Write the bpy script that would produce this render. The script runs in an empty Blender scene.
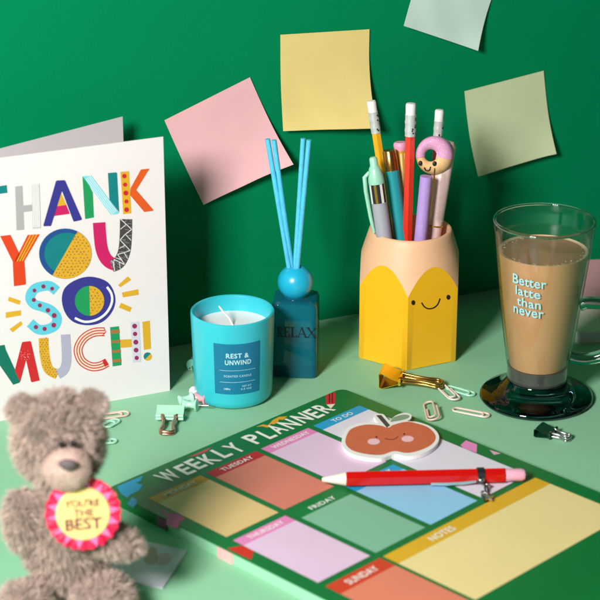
import bpy, bmesh, math, random
import numpy as np
from mathutils import Vector, Matrix, noise
R = math.radians
random.seed(7)
scene = bpy.context.scene
COL = scene.collection

# ------------------------------------------------------------------ camera model (metres; table top is z = 0)
F, PITCH, CH = 2000.0, R(22.0234), 0.578763
cp, sp = math.cos(PITCH), math.sin(PITCH)
CAMP = Vector((0, 0, CH)); FW = Vector((0, cp, -sp)); UP = Vector((0, sp, cp)); RT = Vector((1, 0, 0))
def ray(x, y): return FW + RT*((x-300)/F) - UP*((y-300)/F)
def G(x, y, z=0.0):                    # photo position -> point on the horizontal plane at height z
    d = ray(x, y); return CAMP + d*((z-CH)/d.z)
def V(x, y, Y):                        # photo position -> point at distance Y
    d = ray(x, y); return CAMP + d*(Y/d.y)
def on_plane(x, y, P, n):
    d = ray(x, y); return CAMP + d*((P-CAMP).dot(n)/d.dot(n))

# ------------------------------------------------------------------ materials
def lin(c):
    c /= 255.0
    return c/12.92 if c <= 0.04045 else ((c+0.055)/1.055)**2.4
def rgb(c): return (lin(c[0]), lin(c[1]), lin(c[2]), 1)
def mat(name, c, rough=0.5, var=0.06, vs=60, bump=0.0, bs=900, metal=0.0, spec=0.5, sheen=0, sss=0, coat=0, sssr=(0.003, 0.002, 0.0015)):
    m = bpy.data.materials.new(name); m.use_nodes = True
    nt = m.node_tree; b = nt.nodes['Principled BSDF']
    b.inputs['Roughness'].default_value = rough; b.inputs['Metallic'].default_value = metal
    b.inputs['Specular IOR Level'].default_value = spec
    b.inputs['Sheen Weight'].default_value = sheen; b.inputs['Coat Weight'].default_value = coat
    b.inputs['Coat Roughness'].default_value = 0.12
    if sss:
        b.inputs['Subsurface Weight'].default_value = sss
        b.inputs['Subsurface Radius'].default_value = sssr; b.inputs['Subsurface Scale'].default_value = 1.0
    col = rgb(c)
    tc = nt.nodes.new('ShaderNodeTexCoord')
    n1 = nt.nodes.new('ShaderNodeTexNoise'); n1.inputs['Scale'].default_value = vs; n1.inputs['Detail'].default_value = 5
    nt.links.new(tc.outputs['Object'], n1.inputs['Vector'])
    mx = nt.nodes.new('ShaderNodeMix'); mx.data_type = 'RGBA'
    mx.inputs['A'].default_value = tuple(v*(1-var) for v in col[:3])+(1,)
    mx.inputs['B'].default_value = tuple(min(1, v*(1+var)) for v in col[:3])+(1,)
    nt.links.new(n1.outputs['Fac'], mx.inputs['Factor']); nt.links.new(mx.outputs['Result'], b.inputs['Base Color'])
    if bump:
        n2 = nt.nodes.new('ShaderNodeTexNoise'); n2.inputs['Scale'].default_value = bs; n2.inputs['Detail'].default_value = 4
        nt.links.new(tc.outputs['Object'], n2.inputs['Vector'])
        bp = nt.nodes.new('ShaderNodeBump'); bp.inputs['Strength'].default_value = bump; bp.inputs['Distance'].default_value = 0.0004
        nt.links.new(n2.outputs['Fac'], bp.inputs['Height']); nt.links.new(bp.outputs['Normal'], b.inputs['Normal'])
        r = nt.nodes.new('ShaderNodeMath'); r.operation = 'MULTIPLY_ADD'
        r.inputs[1].default_value = 0.16; r.inputs[2].default_value = rough-0.08
        nt.links.new(n1.outputs['Fac'], r.inputs[0]); nt.links.new(r.outputs[0], b.inputs['Roughness'])
    return m
def speckle_mat(name, c, dots, scale=1500, thr=0.2, rough=0.4):
    m = mat(name, c, rough); nt = m.node_tree; b = nt.nodes['Principled BSDF']
    tc = next(n for n in nt.nodes if n.type == 'TEX_COORD'); mx = next(n for n in nt.nodes if n.type == 'MIX')
    v = nt.nodes.new('ShaderNodeTexVoronoi'); v.inputs['Scale'].default_value = scale
    nt.links.new(tc.outputs['Object'], v.inputs['Vector'])
    lt = nt.nodes.new('ShaderNodeMath'); lt.operation = 'LESS_THAN'; lt.inputs[1].default_value = thr
    nt.links.new(v.outputs['Distance'], lt.inputs[0])
    m2 = nt.nodes.new('ShaderNodeMix'); m2.data_type = 'RGBA'
    nt.links.new(lt.outputs[0], m2.inputs['Factor']); nt.links.new(mx.outputs['Result'], m2.inputs['A'])
    m2.inputs['B'].default_value = rgb(dots); nt.links.new(m2.outputs['Result'], b.inputs['Base Color'])
    return m
def thin_glass(name, tint, edge):
    m = bpy.data.materials.new(name); m.use_nodes = True; nt = m.node_tree
    out = nt.nodes['Material Output']; nt.nodes.remove(nt.nodes['Principled BSDF'])
    tr = nt.nodes.new('ShaderNodeBsdfTransparent'); gl = nt.nodes.new('ShaderNodeBsdfGlossy'); gl.inputs['Roughness'].default_value = 0.02
    lw = nt.nodes.new('ShaderNodeLayerWeight'); lw.inputs['Blend'].default_value = 0.14
    mx = nt.nodes.new('ShaderNodeMix'); mx.data_type = 'RGBA'; mx.inputs['A'].default_value = tint; mx.inputs['B'].default_value = edge
    nt.links.new(lw.outputs['Facing'], mx.inputs['Factor']); nt.links.new(mx.outputs['Result'], tr.inputs['Color'])
    l2 = nt.nodes.new('ShaderNodeLayerWeight'); l2.inputs['Blend'].default_value = 0.5
    pw = nt.nodes.new('ShaderNodeMath'); pw.operation = 'POWER'; pw.inputs[1].default_value = 4.5; nt.links.new(l2.outputs['Facing'], pw.inputs[0])
    fr = nt.nodes.new('ShaderNodeMath'); fr.operation = 'MULTIPLY_ADD'; fr.inputs[1].default_value = 0.8; fr.inputs[2].default_value = 0.035; nt.links.new(pw.outputs[0], fr.inputs[0])
    sh = nt.nodes.new('ShaderNodeMixShader'); nt.links.new(fr.outputs[0], sh.inputs[0])
    nt.links.new(tr.outputs[0], sh.inputs[1]); nt.links.new(gl.outputs[0], sh.inputs[2]); nt.links.new(sh.outputs[0], out.inputs['Surface'])
    return m
def solid_glass(name, c, rough=0.02, ior=1.47, trans=1.0):
    m = mat(name, c, rough, 0.02); b = m.node_tree.nodes['Principled BSDF']
    b.inputs['Transmission Weight'].default_value = trans; b.inputs['IOR'].default_value = ior
    return m

# ------------------------------------------------------------------ mesh building
class MB:
    def __init__(s): s.v = []; s.f = []; s.m = []; s.sm = []
    def add(s, vs, fs, mi=0, smooth=False, M=None):
        o = len(s.v)
        s.v += [tuple(M @ Vector(v)) if M else tuple(v) for v in vs]
        for f in fs: s.f.append([i+o for i in f]); s.m.append(mi); s.sm.append(smooth)
        return s
    def lathe(s, prof, n=48, M=None, mi=0, smooth=True, closed=False):
        vs = []; fs = []; rings = []
        for r, z in prof:
            if r <= 1e-7: rings.append([len(vs)]); vs.append((0, 0, z))
            else:
                rings.append(list(range(len(vs), len(vs)+n)))
                vs += [(r*math.cos(2*math.pi*k/n), r*math.sin(2*math.pi*k/n), z) for k in range(n)]
        pairs = list(zip(rings, rings[1:]))
        if closed: pairs.append((rings[-1], rings[0]))
        for a, b in pairs:
            for k in range(n):
                j = (k+1) % n
                if len(a) == 1 and len(b) == 1: continue
                if len(a) == 1: fs.append((a[0], b[j], b[k]))
                elif len(b) == 1: fs.append((a[k], a[j], b[0]))
                else: fs.append((a[k], a[j], b[j], b[k]))
        return s.add(vs, fs, mi, smooth, M)
    def tube(s, pts, r, n=10, closed=False, M=None, mi=0, smooth=True, flat=1.0):
        P = [Vector(p) for p in pts]; N = len(P); vs = []; fs = []
        rr = r if isinstance(r, (list, tuple)) else [r]*N
        ref = None
        for i in range(N):
            a = P[i-1] if (i or closed) else P[0]; b = P[(i+1) % N] if (i < N-1 or closed) else P[-1]
            t = (b-a).normalized()
            if ref is None:
                ref = Vector((0, 0, 1)) if abs(t.z) < 0.9 else Vector((1, 0, 0))
            u = (ref - t*ref.dot(t)).normalized(); w = t.cross(u); ref = u
            for k in range(n):
                an = 2*math.pi*k/n
                vs.append(P[i] + u*(rr[i]*flat*math.cos(an)) + w*(rr[i]*math.sin(an)))
        for i in range(N if closed else N-1):
            j = (i+1) % N
            for k in range(n):
                l = (k+1) % n; fs.append((i*n+k, i*n+l, j*n+l, j*n+k))
        if not closed: fs.append(tuple(range(n))[::-1]); fs.append(tuple((N-1)*n+k for k in range(n)))
        return s.add(vs, fs, mi, smooth, M)
    def prism(s, poly, z0, z1, M=None, mi=0, mtop=None, bev=0.0):
        n = len(poly)
        if sum(poly[i][0]*poly[(i+1) % n][1]-poly[(i+1) % n][0]*poly[i][1] for i in range(n)) < 0: poly = poly[::-1]
        rings = [(poly, z0)]
        if bev:
            ins = inset(poly, bev); rings = [(ins, z0), (poly, z0+bev), (poly, z1-bev), (ins, z1)]
        else: rings.append((poly, z1))
        vs = [(x, y, z) for p, z in rings for x, y in p]; fs = []
        for k in range(len(rings)-1):
            for i in range(n): j = (i+1) % n; fs.append((k*n+i, k*n+j, (k+1)*n+j, (k+1)*n+i))
        s.add(vs, fs+[tuple(range(n))[::-1]], mi, False, M)
        o = len(s.v)-len(vs)
        s.f.append([o+(len(rings)-1)*n+i for i in range(n)]); s.m.append(mi if mtop is None else mtop); s.sm.append(False)
        return s
    def ell(s, c, rad, n=24, m=16, M=None, mi=0, fn=None):
        vs = []; fs = []
        for i in range(m+1):
            th = math.pi*i/m
            for k in range(n):
                p = Vector((math.sin(th)*math.cos(2*math.pi*k/n), math.sin(th)*math.sin(2*math.pi*k/n), math.cos(th)))
                q = Vector((p.x*rad[0], p.y*rad[1], p.z*rad[2]))
                if fn: q = fn(q, p)
                vs.append(q+Vector(c))
        for i in range(m):
            for k in range(n):
                j = (k+1) % n; fs.append((i*n+k, (i+1)*n+k, (i+1)*n+j, i*n+j))
        return s.add(vs, fs, mi, True, M)
    def box(s, sx, sy, sz, bev=0.0, M=None, mi=0, seg=2):
        bm = bmesh.new(); bmesh.ops.create_cube(bm, size=1)
        for v in bm.verts: v.co = Vector((v.co.x*sx, v.co.y*sy, v.co.z*sz))
        if bev: bmesh.ops.bevel(bm, geom=bm.edges[:], offset=bev, segments=seg, profile=0.5, affect='EDGES')
        bm.verts.index_update()
        s.add([v.co.copy() for v in bm.verts], [[v.index for v in f.verts] for f in bm.faces], mi, bool(bev), M); bm.free(); return s
    def build(s, name, mats, parent=None, loc=(0, 0, 0), rotz=0.0, autosmooth=True):
        me = bpy.data.meshes.new(name); me.from_pydata([tuple(v) for v in s.v], [], s.f)
        for m in (mats if isinstance(mats, (list, tuple)) else [mats]): me.materials.append(m)
        me.polygons.foreach_set('material_index', s.m); me.polygons.foreach_set('use_smooth', s.sm); me.update()
        if autosmooth and any(s.sm): me.set_sharp_from_angle(angle=R(42))
        o = bpy.data.objects.new(name, me); COL.objects.link(o); o.parent = parent
        o.location = loc; o.rotation_euler = (0, 0, rotz); return o
def inset(poly, d):
    n = len(poly); out = []
    for i in range(n):
        a, b, c = Vector(poly[i-1]), Vector(poly[i]), Vector(poly[(i+1) % n])
        e1 = (b-a).normalized(); e2 = (c-b).normalized()
        n1 = Vector((-e1.y, e1.x)); n2 = Vector((-e2.y, e2.x)); k = n1+n2
        if k.length < 1e-6: k = n1
        k = k/max(k.length_squared, 0.5)*2
        out.append((b.x+k.x*d, b.y+k.y*d))
    return out
def rrect(x0, y0, x1, y1, r, n=6):
    out = []
    for cx, cy, a in ((x1-r, y1-r, 0), (x0+r, y1-r, 90), (x0+r, y0+r, 180), (x1-r, y0+r, 270)):
        for k in range(n+1): t = R(a+90*k/n); out.append((cx+r*math.cos(t), cy+r*math.sin(t)))
    return out
def circ(cx, cy, r, n=24, r2=None, a0=0, a1=360):
    full = abs(a1-a0) >= 360
    return [(cx+r*math.cos(R(a0+(a1-a0)*k/(n if full else n-1))), cy+(r2 or r)*math.sin(R(a0+(a1-a0)*k/(n if full else n-1)))) for k in range(n)]
def smooth_closed(pts, k=6):
    out = []; n = len(pts); P = [Vector(p) for p in pts]
    for i in range(n):
        a, b, c, d = P[i-1], P[i], P[(i+1) % n], P[(i+2) % n]
        for j in range(k):
            t = j/k
            out.append(tuple(0.5*((2*b)+(c-a)*t+(2*a-5*b+4*c-d)*t*t+(3*b-a-3*c+d)*t**3)))
    return out
def smooth_open(pts, k=6):
    P = [Vector(p) for p in pts]; n = len(P); out = []
    for i in range(n-1):
        a = P[max(i-1, 0)]; b = P[i]; c = P[i+1]; d = P[min(i+2, n-1)]
        for j in range(k):
            t = j/k
            out.append(tuple(0.5*((2*b)+(c-a)*t+(2*a-5*b+4*c-d)*t*t+(3*b-a-3*c+d)*t**3)))
    return out+[tuple(P[-1])]
def band(pts, w, off=0.0):             # outline of a brush stroke of width w along a polyline
    P = [Vector(p[:2]) for p in pts]; L = []; Rr = []
    for i, p in enumerate(P):
        t = (P[min(i+1, len(P)-1)]-P[max(i-1, 0)]).normalized(); nn = Vector((-t.y, t.x))
        L.append(tuple(p+nn*(off+w/2))); Rr.append(tuple(p+nn*(off-w/2)))
    return L, Rr
def thing(name, label, cat, loc=(0, 0, 0), rotz=0.0, group=None, rot=None):
    o = bpy.data.objects.new(name, None); COL.objects.link(o); o.location = loc
    o.rotation_euler = rot if rot is not None else (0, 0, rotz); o.empty_display_size = 0.01
    o['label'] = label; o['category'] = cat
    if group: o['group'] = group
    bpy.context.view_layer.update(); return o
def tag(o, label, cat, group=None):
    o['label'] = label; o['category'] = cat
    if group: o['group'] = group
    return o
def text_mesh(body, bold=0.0, spacing=1.0, linesp=1.0, align='LEFT', res=3):
    cu = bpy.data.curves.new('lettering_curve', 'FONT'); cu.body = body; cu.size = 1; cu.offset = bold
    cu.space_character = spacing; cu.space_line = linesp; cu.align_x = align; cu.resolution_u = res
    ob = bpy.data.objects.new('lettering_curve', cu); COL.objects.link(ob)
    dg = bpy.context.evaluated_depsgraph_get(); me = bpy.data.meshes.new_from_object(ob.evaluated_get(dg))
    vs = [(v.co.x, v.co.y) for v in me.vertices]; fs = [list(p.vertices) for p in me.polygons]
    bpy.data.objects.remove(ob); bpy.data.curves.remove(cu); bpy.data.meshes.remove(me)
    return vs, fs
def fit_text(body, x0, y0, x1, y1, fn, mb, mi=0, **k):  # text squeezed into a box, then mapped by fn(x, y) -> 3-D
    vs, fs = text_mesh(body, **k)
    ax = min(v[0] for v in vs); bx = max(v[0] for v in vs); ay = min(v[1] for v in vs); by = max(v[1] for v in vs)
    mb.add([fn(x0+(v[0]-ax)/(bx-ax)*(x1-x0), y0+(v[1]-ay)/(by-ay)*(y1-y0)) for v in vs], fs, mi)

# ------------------------------------------------------------------ setting
M_table = mat('table_paint', (144, 200, 162), 0.62, 0.07, 14, 0.4, 1500, spec=0.25)
M_wall = mat('wall_paint', (0, 130, 82), 0.75, 0.07, 11, 0.35, 1100, spec=0.06)
wang = R(24.6807); WA = Vector((-0.094815, 1.339393, 0)); WD = Vector((math.cos(wang), math.sin(wang), 0)); WN = Vector((WD.y, -WD.x, 0))
mb = MB()   # table top: one slab whose back edge butts against the wall
c = [WA+WD*-1.2, WA+WD*1.4]
poly = [(c[0].x, c[0].y), (-1.1, -0.1), (1.5, -0.1), (c[1].x, c[1].y)]
mb.prism(poly, -0.03, 0.0)
t = mb.build('table_surface', M_table); t['kind'] = 'structure'
mb = MB(); mb.box(2.6, 0.02, 1.1, 0, Matrix.Translation((0.1, 0.0102, 0.52)))
w = mb.build('backdrop_wall', M_wall, None, WA, wang); w['kind'] = 'structure'

# ------------------------------------------------------------------ sticky notes on the wall
def wl(x, y):
    p = on_plane(x, y, WA, WN); return (p-WA).dot(WD), p.z
def note(label, col, corners, curl, side=0.0, name='sticky_note'):
    # corners TL TR BR BL in wall coordinates; the adhesive strip runs along the top edge
    tl, tr, br, bl = [Vector(cn) for cn in corners]; cx = (tl+tr)/2
    loc = WA+WD*cx.x; loc.z = cx.y
    m = mat('note_paper', col, 0.8, 0.05, 45, 0.22, 2200); nr = random.Random(label)
    mb = MB(); n = 24; vs = []; fs = []; nr_ = nr.uniform(0, 6)
    for s in (0, 1):
        for i in range(n+1):
            for j in range(n+1):
                u, v = j/n, i/n
                p = (tl*(1-u)+tr*u)*(1-v)+(bl*(1-u)+br*u)*v
                lift = 0.0006+curl*max(0, v-0.18)**2*2.0*(1+side*(u-0.5))+0.0005*math.sin(u*5+v*3+nr_)*v+0.00025*math.sin(u*11-v*8+2*nr_)*v+(0.0016*max(0, u+v-1.55)**2*6)
                vs.append((p.x-cx.x, -lift-s*0.00025, p.y-cx.y))
    k = (n+1)**2
    for s in (0, 1):
        for i in range(n):
            for j in range(n):
                a = s*k+i*(n+1)+j; f = (a, a+1, a+n+2, a+n+1); fs.append(f if s == 0 else f[::-1])
    ring = [j for j in range(n+1)]+[i*(n+1)+n for i in range(1, n+1)]+[n*(n+1)+j for j in range(n-1, -1, -1)]+[i*(n+1) for i in range(n-1, 0, -1)]
    for a, b in zip(ring, ring[1:]+ring[:1]): fs.append((a, b, b+k, a+k))
    mb.add(vs, fs, 0, True)
    o = mb.build(name, m, None, loc, wang); tag(o, label, 'sticky note', 'sticky notes on the green wall'); return o
note('blank yellow sticky note stuck nearly straight on the green wall', (236, 212, 134), [wl(280, 34.5), wl(369, 29), wl(367, 122.5), wl(280, 129)], 0.007, 0.9)
note('blank pink sticky note stuck tilted on the wall above the candle', (240, 186, 190), [wl(164, 120), wl(249.5, 77), wl(285.5, 159), wl(200, 202)], 0.006, 0.6)
note('blank pale olive green sticky note on the wall above the coffee glass', (206, 216, 172), [wl(464, 91), wl(543, 70.5), wl(551, 151), wl(472, 173)], 0.005, -0.4)
a = Vector(wl(400, 24)); b = Vector(wl(472, 48)); d = (b-a); up = Vector((-d.y, d.x)).normalized()*0.066
note('pale mint grey sticky note cut by the top edge of the view', (205, 225, 212), [tuple(a+up), tuple(b+up), tuple(b), tuple(a)], 0.004, 0.3)

# ------------------------------------------------------------------ greeting card
CO = G(170, 390.5); cb = G(109.5, 401.4); cdir = (CO-cb); cdir.z = 0; cdir.normalize(); cang = math.atan2(cdir.y, cdir.x)
CN = Vector((cdir.y, -cdir.x, 0))
def cc(x, y):
    p = on_plane(x, y, CO, CN); return (p-CO).dot(cdir), p.z
ctop = cc(161, 137)[1]; cleft = -0.152
card = thing('greeting_card', 'white folded card with colourful lettering THANK YOU SO MUCH standing by the wall', 'greeting card', CO, cang)
M_card = mat('card_stock', (236, 225, 226), 0.6, 0.015, 25, 0.08, 2500)
mb = MB(); mb.box(-cleft, 0.0006, ctop, 0, Matrix.Translation((cleft/2, 0.0003, ctop/2))); mb.build('front_panel', M_card, card)
th = R(20.3); W_ = -cleft
mb = MB(); mb.box(W_, 0.0006, ctop, 0, Matrix.Translation((cleft, 0.0012, 0)) @ Matrix.Rotation(th, 4, 'Z') @ Matrix.Translation((W_/2, 0.0003, ctop/2)))
mb.build('back_panel', M_card, card)
INK = {}
def ink(key, col):
    if key not in INK: INK[key] = mat('ink_'+key, col, 0.55, 0.05, 120)
    return INK[key]
class Print:          # one printed letter on the card: flat ink shapes stacked a hair apart
    def __init__(s, ox, oy, sc): s.o = (ox, oy, sc); s.mb = MB(); s.mats = []; s.layer = 0
    def _mi(s, m):
        if m not in s.mats: s.mats.append(m)
        return s.mats.index(m)
    def pt(s, p, l):
        ox, oy, sc = s.o; a = cc(ox+p[0]/sc, oy+p[1]/sc); return (a[0], -0.0001-0.00007*l, a[1])
    def poly(s, pts, m, layer=0): s.mb.add([s.pt(p, layer) for p in pts], [list(range(len(pts)))], s._mi(m)); return s
    def stroke(s, pts, w, m, layer=0, off=0.0):
        L, Rr = band(pts, w, off); n = len(L)
        s.mb.add([s.pt(p, layer) for p in L+Rr], [(i, i+1, n+i+1, n+i) for i in range(n-1)], s._mi(m)); return s
    def dots(s, cs, r, m, layer=2, n=9):
        for c in cs:
            rr = r*random.uniform(0.85, 1.15); s.poly([(c[0]+rr*math.cos(6.2832*k/n+c[0]), c[1]+rr*math.sin(6.2832*k/n+c[0])) for k in range(n)], m, layer)
        return s
    def scatter(s, inside, box, step, r, m, layer=2):
        x0, y0, x1, y1 = box; j = 0; y = y0
        while y < y1:
            x = x0+(step/2 if j % 2 else 0)
            while x < x1:
                p = (x+random.uniform(-.15, .15)*step, y+random.uniform(-.15, .15)*step)
                if inside(p): s.dots([p], r, m, layer, 6)
                x += step
            y += step*0.8; j += 1
        return s
    def done(s, name='printed_letter'): return s.mb.build(name, s.mats, card)
def inpoly(poly):
    def f(p):
        c = False; n = len(poly)
        for i in range(n):
            a, b = poly[i], poly[i-1]
            if (a[1] > p[1]) != (b[1] > p[1]) and p[0] < (b[0]-a[0])*(p[1]-a[1])/(b[1]-a[1])+a[0]: c = not c
        return c
    return f
violet = ink('violet', (52, 48, 140)); yel = ink('yellow', (224, 168, 38)); mag = ink('magenta', (206, 18, 98)); grn = ink('green', (22, 150, 88))
teal = ink('teal', (0, 124, 128)); cyan = ink('cyan', (120, 214, 232)); orange = ink('orange', (226, 88, 22)); red = ink('red', (206, 28, 40))
navy = ink('navy', (26, 74, 140)); dark = ink('dark', (70, 62, 66)); lav = ink('lavender', (178, 172, 196)); plum = ink('plum', (150, 36, 84))
skyc = ink('sky', (96, 198, 220)); white = ink('white', (240, 236, 234)); cream = ink('cream', (244, 214, 190)); brown = ink('brown', (172, 110, 62)); grey = ink('grey', (176, 172, 172)); dred = ink('deep_red', (224, 62, 22)); dteal = ink('deep_teal', (0, 110, 92)); lil = ink('lilac', (214, 206, 222))
p = Print(0, 170, 6.667)   # T H A
p.poly([(-165, 130), (45, 100), (50, 152), (-160, 182)], teal); p.poly([(-85, 172), (-30, 166), (-12, 405), (-68, 412)], teal); p.done()
p = Print(0, 170, 6.667)
p.poly([(100, 110), (150, 104), (162, 398), (110, 402)], grey); p.poly([(130, 240), (230, 228), (230, 270), (132, 284)], grey, 1)
p.poly([(212, 94), (258, 90), (270, 384), (216, 388)], white, 2)
for k in range(6):
    x = 214+k*9.2; p.stroke([(x-1+k*0.1, 94-k*0.6), (x+4+k*1.0, 387-k*0.6)], 2.6, grey, 3)
p.stroke([(215, 387), (270, 383)], 3, grey, 3); p.done()
p = Print(0, 170, 6.667)
p.poly([(380, 242), (440, 228), (466, 292), (358, 307)], mag, 0); p.poly([(405, 150), (442, 232), (378, 242)], yel, 1)
p.poly([(372, 74), (380, 69), (428, 67), (434, 74), (405, 162), (341, 368), (336, 373), (292, 374), (288, 368)], violet, 2)
p.poly([(390, 80), (428, 67), (434, 72), (545, 326), (541, 332), (493, 343), (488, 340)], violet, 3); p.done()
p = Print(70, 170, 6.667)  # N
p.poly([(82, 44), (105, 56), (152, 150), (160, 316), (104, 327), (100, 322)], grn, 0)
p.poly([(252, 20), (308, 15), (314, 22), (328, 282), (262, 198)], teal, 0)
D = [(112, 40), (298, 290)]
p.poly([(84, 42), (142, 36), (326, 284), (318, 292), (272, 298)], cyan, 1)
for o_ in (-17, -6, 6, 17): p.stroke([(118, 48), (296, 286)], 4, white, 2, o_)
p.done()
p = Print(70, 170, 6.667)  # K
p.poly([(336, 12), (394, 7), (409, 288), (354, 294)], yel, 0); p.dots([(362, 40), (367, 97), (372, 153), (376, 209), (377, 264)], 16, red, 1, 14)
p.poly([(472, -4), (530, -10), (440, 135), (400, 165), (403, 120)], orange, 1); p.poly([(403, 118), (440, 132), (556, 266), (548, 272), (494, 279), (400, 168)], orange, 2); p.done()
p = Print(0, 170, 6.667)   # Y
arm = [(184, 432), (266, 428), (160, 612), (90, 622)]
p.poly(arm, dred, 0)
for k in range(3):
    u = 0.24+0.25*k; p.stroke([(184+82*u, 433-4*u), (92+70*u, 620-10*u)], 8, yel, 1)
p.poly([(0, 440), (70, 432), (150, 600), (92, 625)], dred, 0)
p.poly([(84, 612), (162, 604), (172, 755), (166, 764), (92, 774)], dred, 2); p.done()
p = Print(0, 100, 3.333)   # O
p.poly(circ(218, 512, 88, 40, 84), navy, 0); p.poly(circ(222, 512, 74, 40, 70), teal, 1)
seg = circ(218, 512, 87, 30, 83, -63, 120); p.poly(seg, yel, 2)
p.scatter(inpoly([(218+(x-218)*.95, 512+(y-512)*.95) for x, y in seg]), (130, 425, 310, 600), 12.5, 2.7, brown, 3); p.done()
p = Print(70, 170, 6.667)  # U
U1 = smooth_open([(194, 350), (200, 440), (210, 520), (232, 580), (266, 616), (308, 632)], 5)
p.stroke(U1, 84, mag, 0); p.done()
P2 = Print(0, 100, 3.333)
U2 = smooth_open([(420, 397), (419, 450), (415, 498), (404, 530), (390, 546), (372, 553)], 6)
P2.stroke(U2, 41, dark, 1)
rr = random.Random(3)
L, Rr = band(U2, 37); Cn, _ = band(U2, 0.01)
for k in range(len(L)*2):
    i = int(k/2); f_ = rr.random(); g_ = min(1, f_+0.25+0.2*rr.random())
    a_ = Vector(L[i])*(1-f_)+Vector(Rr[i])*f_; b_ = Vector(L[i])*(1-g_)+Vector(Rr[i])*g_
    P2.stroke([tuple(a_+Vector((0, rr.uniform(-3, 3)))), tuple(b_+Vector((0, rr.uniform(-3, 3))))], 0.9, grey, 2)
edge_ = [L, Rr]; idx = [0, 4, 8, 12, 16, 20, 24, 28]
for n_, (i0, i1) in enumerate(zip(idx, idx[1:])):
    a_ = Vector(edge_[n_ % 2][i0]); b_ = Vector(edge_[(n_+1) % 2][min(i1, len(L)-1)])
    P2.stroke([tuple(a_), tuple((a_+b_)/2+Vector((rr.uniform(-4, 4), rr.uniform(-4, 4)))), tuple(b_)], 2.3, white, 3)
    c_ = (a_+b_)/2; e_ = Vector(edge_[n_ % 2][min(i1, len(L)-1)])
    P2.stroke([tuple(c_), tuple(e_)], 1.9, white, 3)
P2.done()
p = Print(0, 270, 6.667)   # S
S = smooth_open([(378, 140), (335, 108), (285, 108), (228, 128), (200, 182), (226, 226), (280, 244), (338, 268), (378, 316), (366, 368), (310, 396), (252, 394), (200, 352)], 6)
p.stroke(S, 66, skyc, 0)
p.dots([(229, 136), (289, 109), (347, 124), (225, 199), (265, 235), (319, 268), (361, 303), (358, 367), (297, 392), (239, 380)], 15, plum, 1, 14); p.done()
p = Print(70, 270, 6.667)  # O
p.poly(smooth_closed([(140, 44), (250, 80), (300, 170), (290, 260), (225, 340), (130, 368), (30, 350), (-30, 290), (-55, 200), (-35, 120), (40, 65)], 5), violet, 0)
p.poly(circ(130, 205, 98, 40, 100), grn, 1); hs = circ(130, 205, 97, 24, 99, -91, 88); p.poly(hs, yel, 2)
p.scatter(inpoly([(130+(x-130)*.93, 205+(y-205)*.93) for x, y in hs]), (128, 110, 230, 300), 25, 5, brown, 3)
p.stroke(smooth_open([(246, 112), (276, 160), (277, 220), (242, 285), (180, 330), (100, 345), (32, 320)], 5), 16, white, 1); p.done()
p = Print(70, 270, 6.667)
for r_ in ([(320, 100), (385, 42), (408, 65), (335, 115)], [(345, 150), (455, 128), (458, 165), (352, 182)], [(340, 218), (412, 250), (400, 280), (325, 250)]): p.poly(r_, yel)
p.done('printed_ray')
p = Print(0, 270, 6.667)
for r_ in ([(60, 178), (138, 205), (130, 232), (52, 205)], [(38, 282), (140, 268), (140, 302), (38, 320)], [(140, 340), (150, 362), (85, 415), (62, 395)]): p.poly(r_, yel)
p.done('printed_ray')
p = Print(0, 320, 6.667)   # M U
p.poly([(-85, 182), (30, 165), (40, 200), (136, 408), (128, 418), (88, 432)], dteal, 0); p.poly([(-85, 182), (-20, 172), (-10, 440), (-72, 446)], dteal, 1)
p.poly([(145, 152), (150, 146), (200, 140), (206, 146), (138, 398), (134, 412), (98, 335)], red, 1); p.poly([(150, 158), (206, 144), (264, 402), (212, 414), (206, 410), (172, 262)], red, 2)
p.dots([(150+rr.uniform(-15, 50), 230+rr.uniform(-30, 40)) for k in range(22)], 2, cream, 3, 5); p.done()
p = Print(0, 320, 6.667)
Ua = smooth_open([(290, 120), (294, 200), (306, 280), (330, 335), (384, 362)], 6); Ub = smooth_open([(384, 362), (424, 335), (442, 280), (442, 200), (436, 96)], 6)
p.stroke(Ua, 66, yel, 0); p.stroke(Ub, 64, lav, 1)
L, Rr = band(Ua, 56); p.scatter(inpoly(L+Rr[::-1]), (250, 118, 386, 390), 19, 4.2, brown, 2); p.done()
p = Print(70, 320, 6.667)  # C H !
C = smooth_open([(230, 78), (160, 82), (98, 115), (62, 165), (54, 215), (80, 275), (140, 310), (200, 306), (248, 282)], 6)
p.stroke(C, 56, cream, 0)
for o_ in (-26, -9, 8, 26): p.stroke(C, 6.5, red, 1, o_)
p.stroke([(226, 54), (238, 78), (214, 104)], 5, red, 2); p.poly([(234, 258), (258, 296), (232, 312), (216, 278)], red, 2); p.done()
p = Print(70, 320, 6.667)
p.poly([(325, 132), (410, 127), (412, 180), (330, 186)], yel, 0)
p.poly([(266, 48), (326, 41), (343, 300), (284, 309)], grn, 1)
for y0, y1 in ((62, 88), (132, 152), (196, 216), (258, 280)): p.poly([(268+(y0-48)*.065, y0+6), (328+(y0-48)*.06, y0-2), (329+(y1-48)*.06, y1-3), (269+(y1-48)*.065, y1+3)], brown, 2)
p.poly([(403, 16), (460, 10), (474, 277), (420, 284)], lil, 1); p.dots([(430, 40), (433, 92), (438, 147), (440, 200), (444, 252)], 16, plum, 2, 14); p.done()
p = Print(70, 320, 6.667)
p.poly([(482, 12), (532, 4), (540, 192), (492, 199)], yel, 0); p.poly(circ(518, 243, 28, 24), yel, 0); p.poly(circ(518, 243, 28, 14, None, 135, 315), teal, 1); p.done('exclamation_mark')

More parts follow.
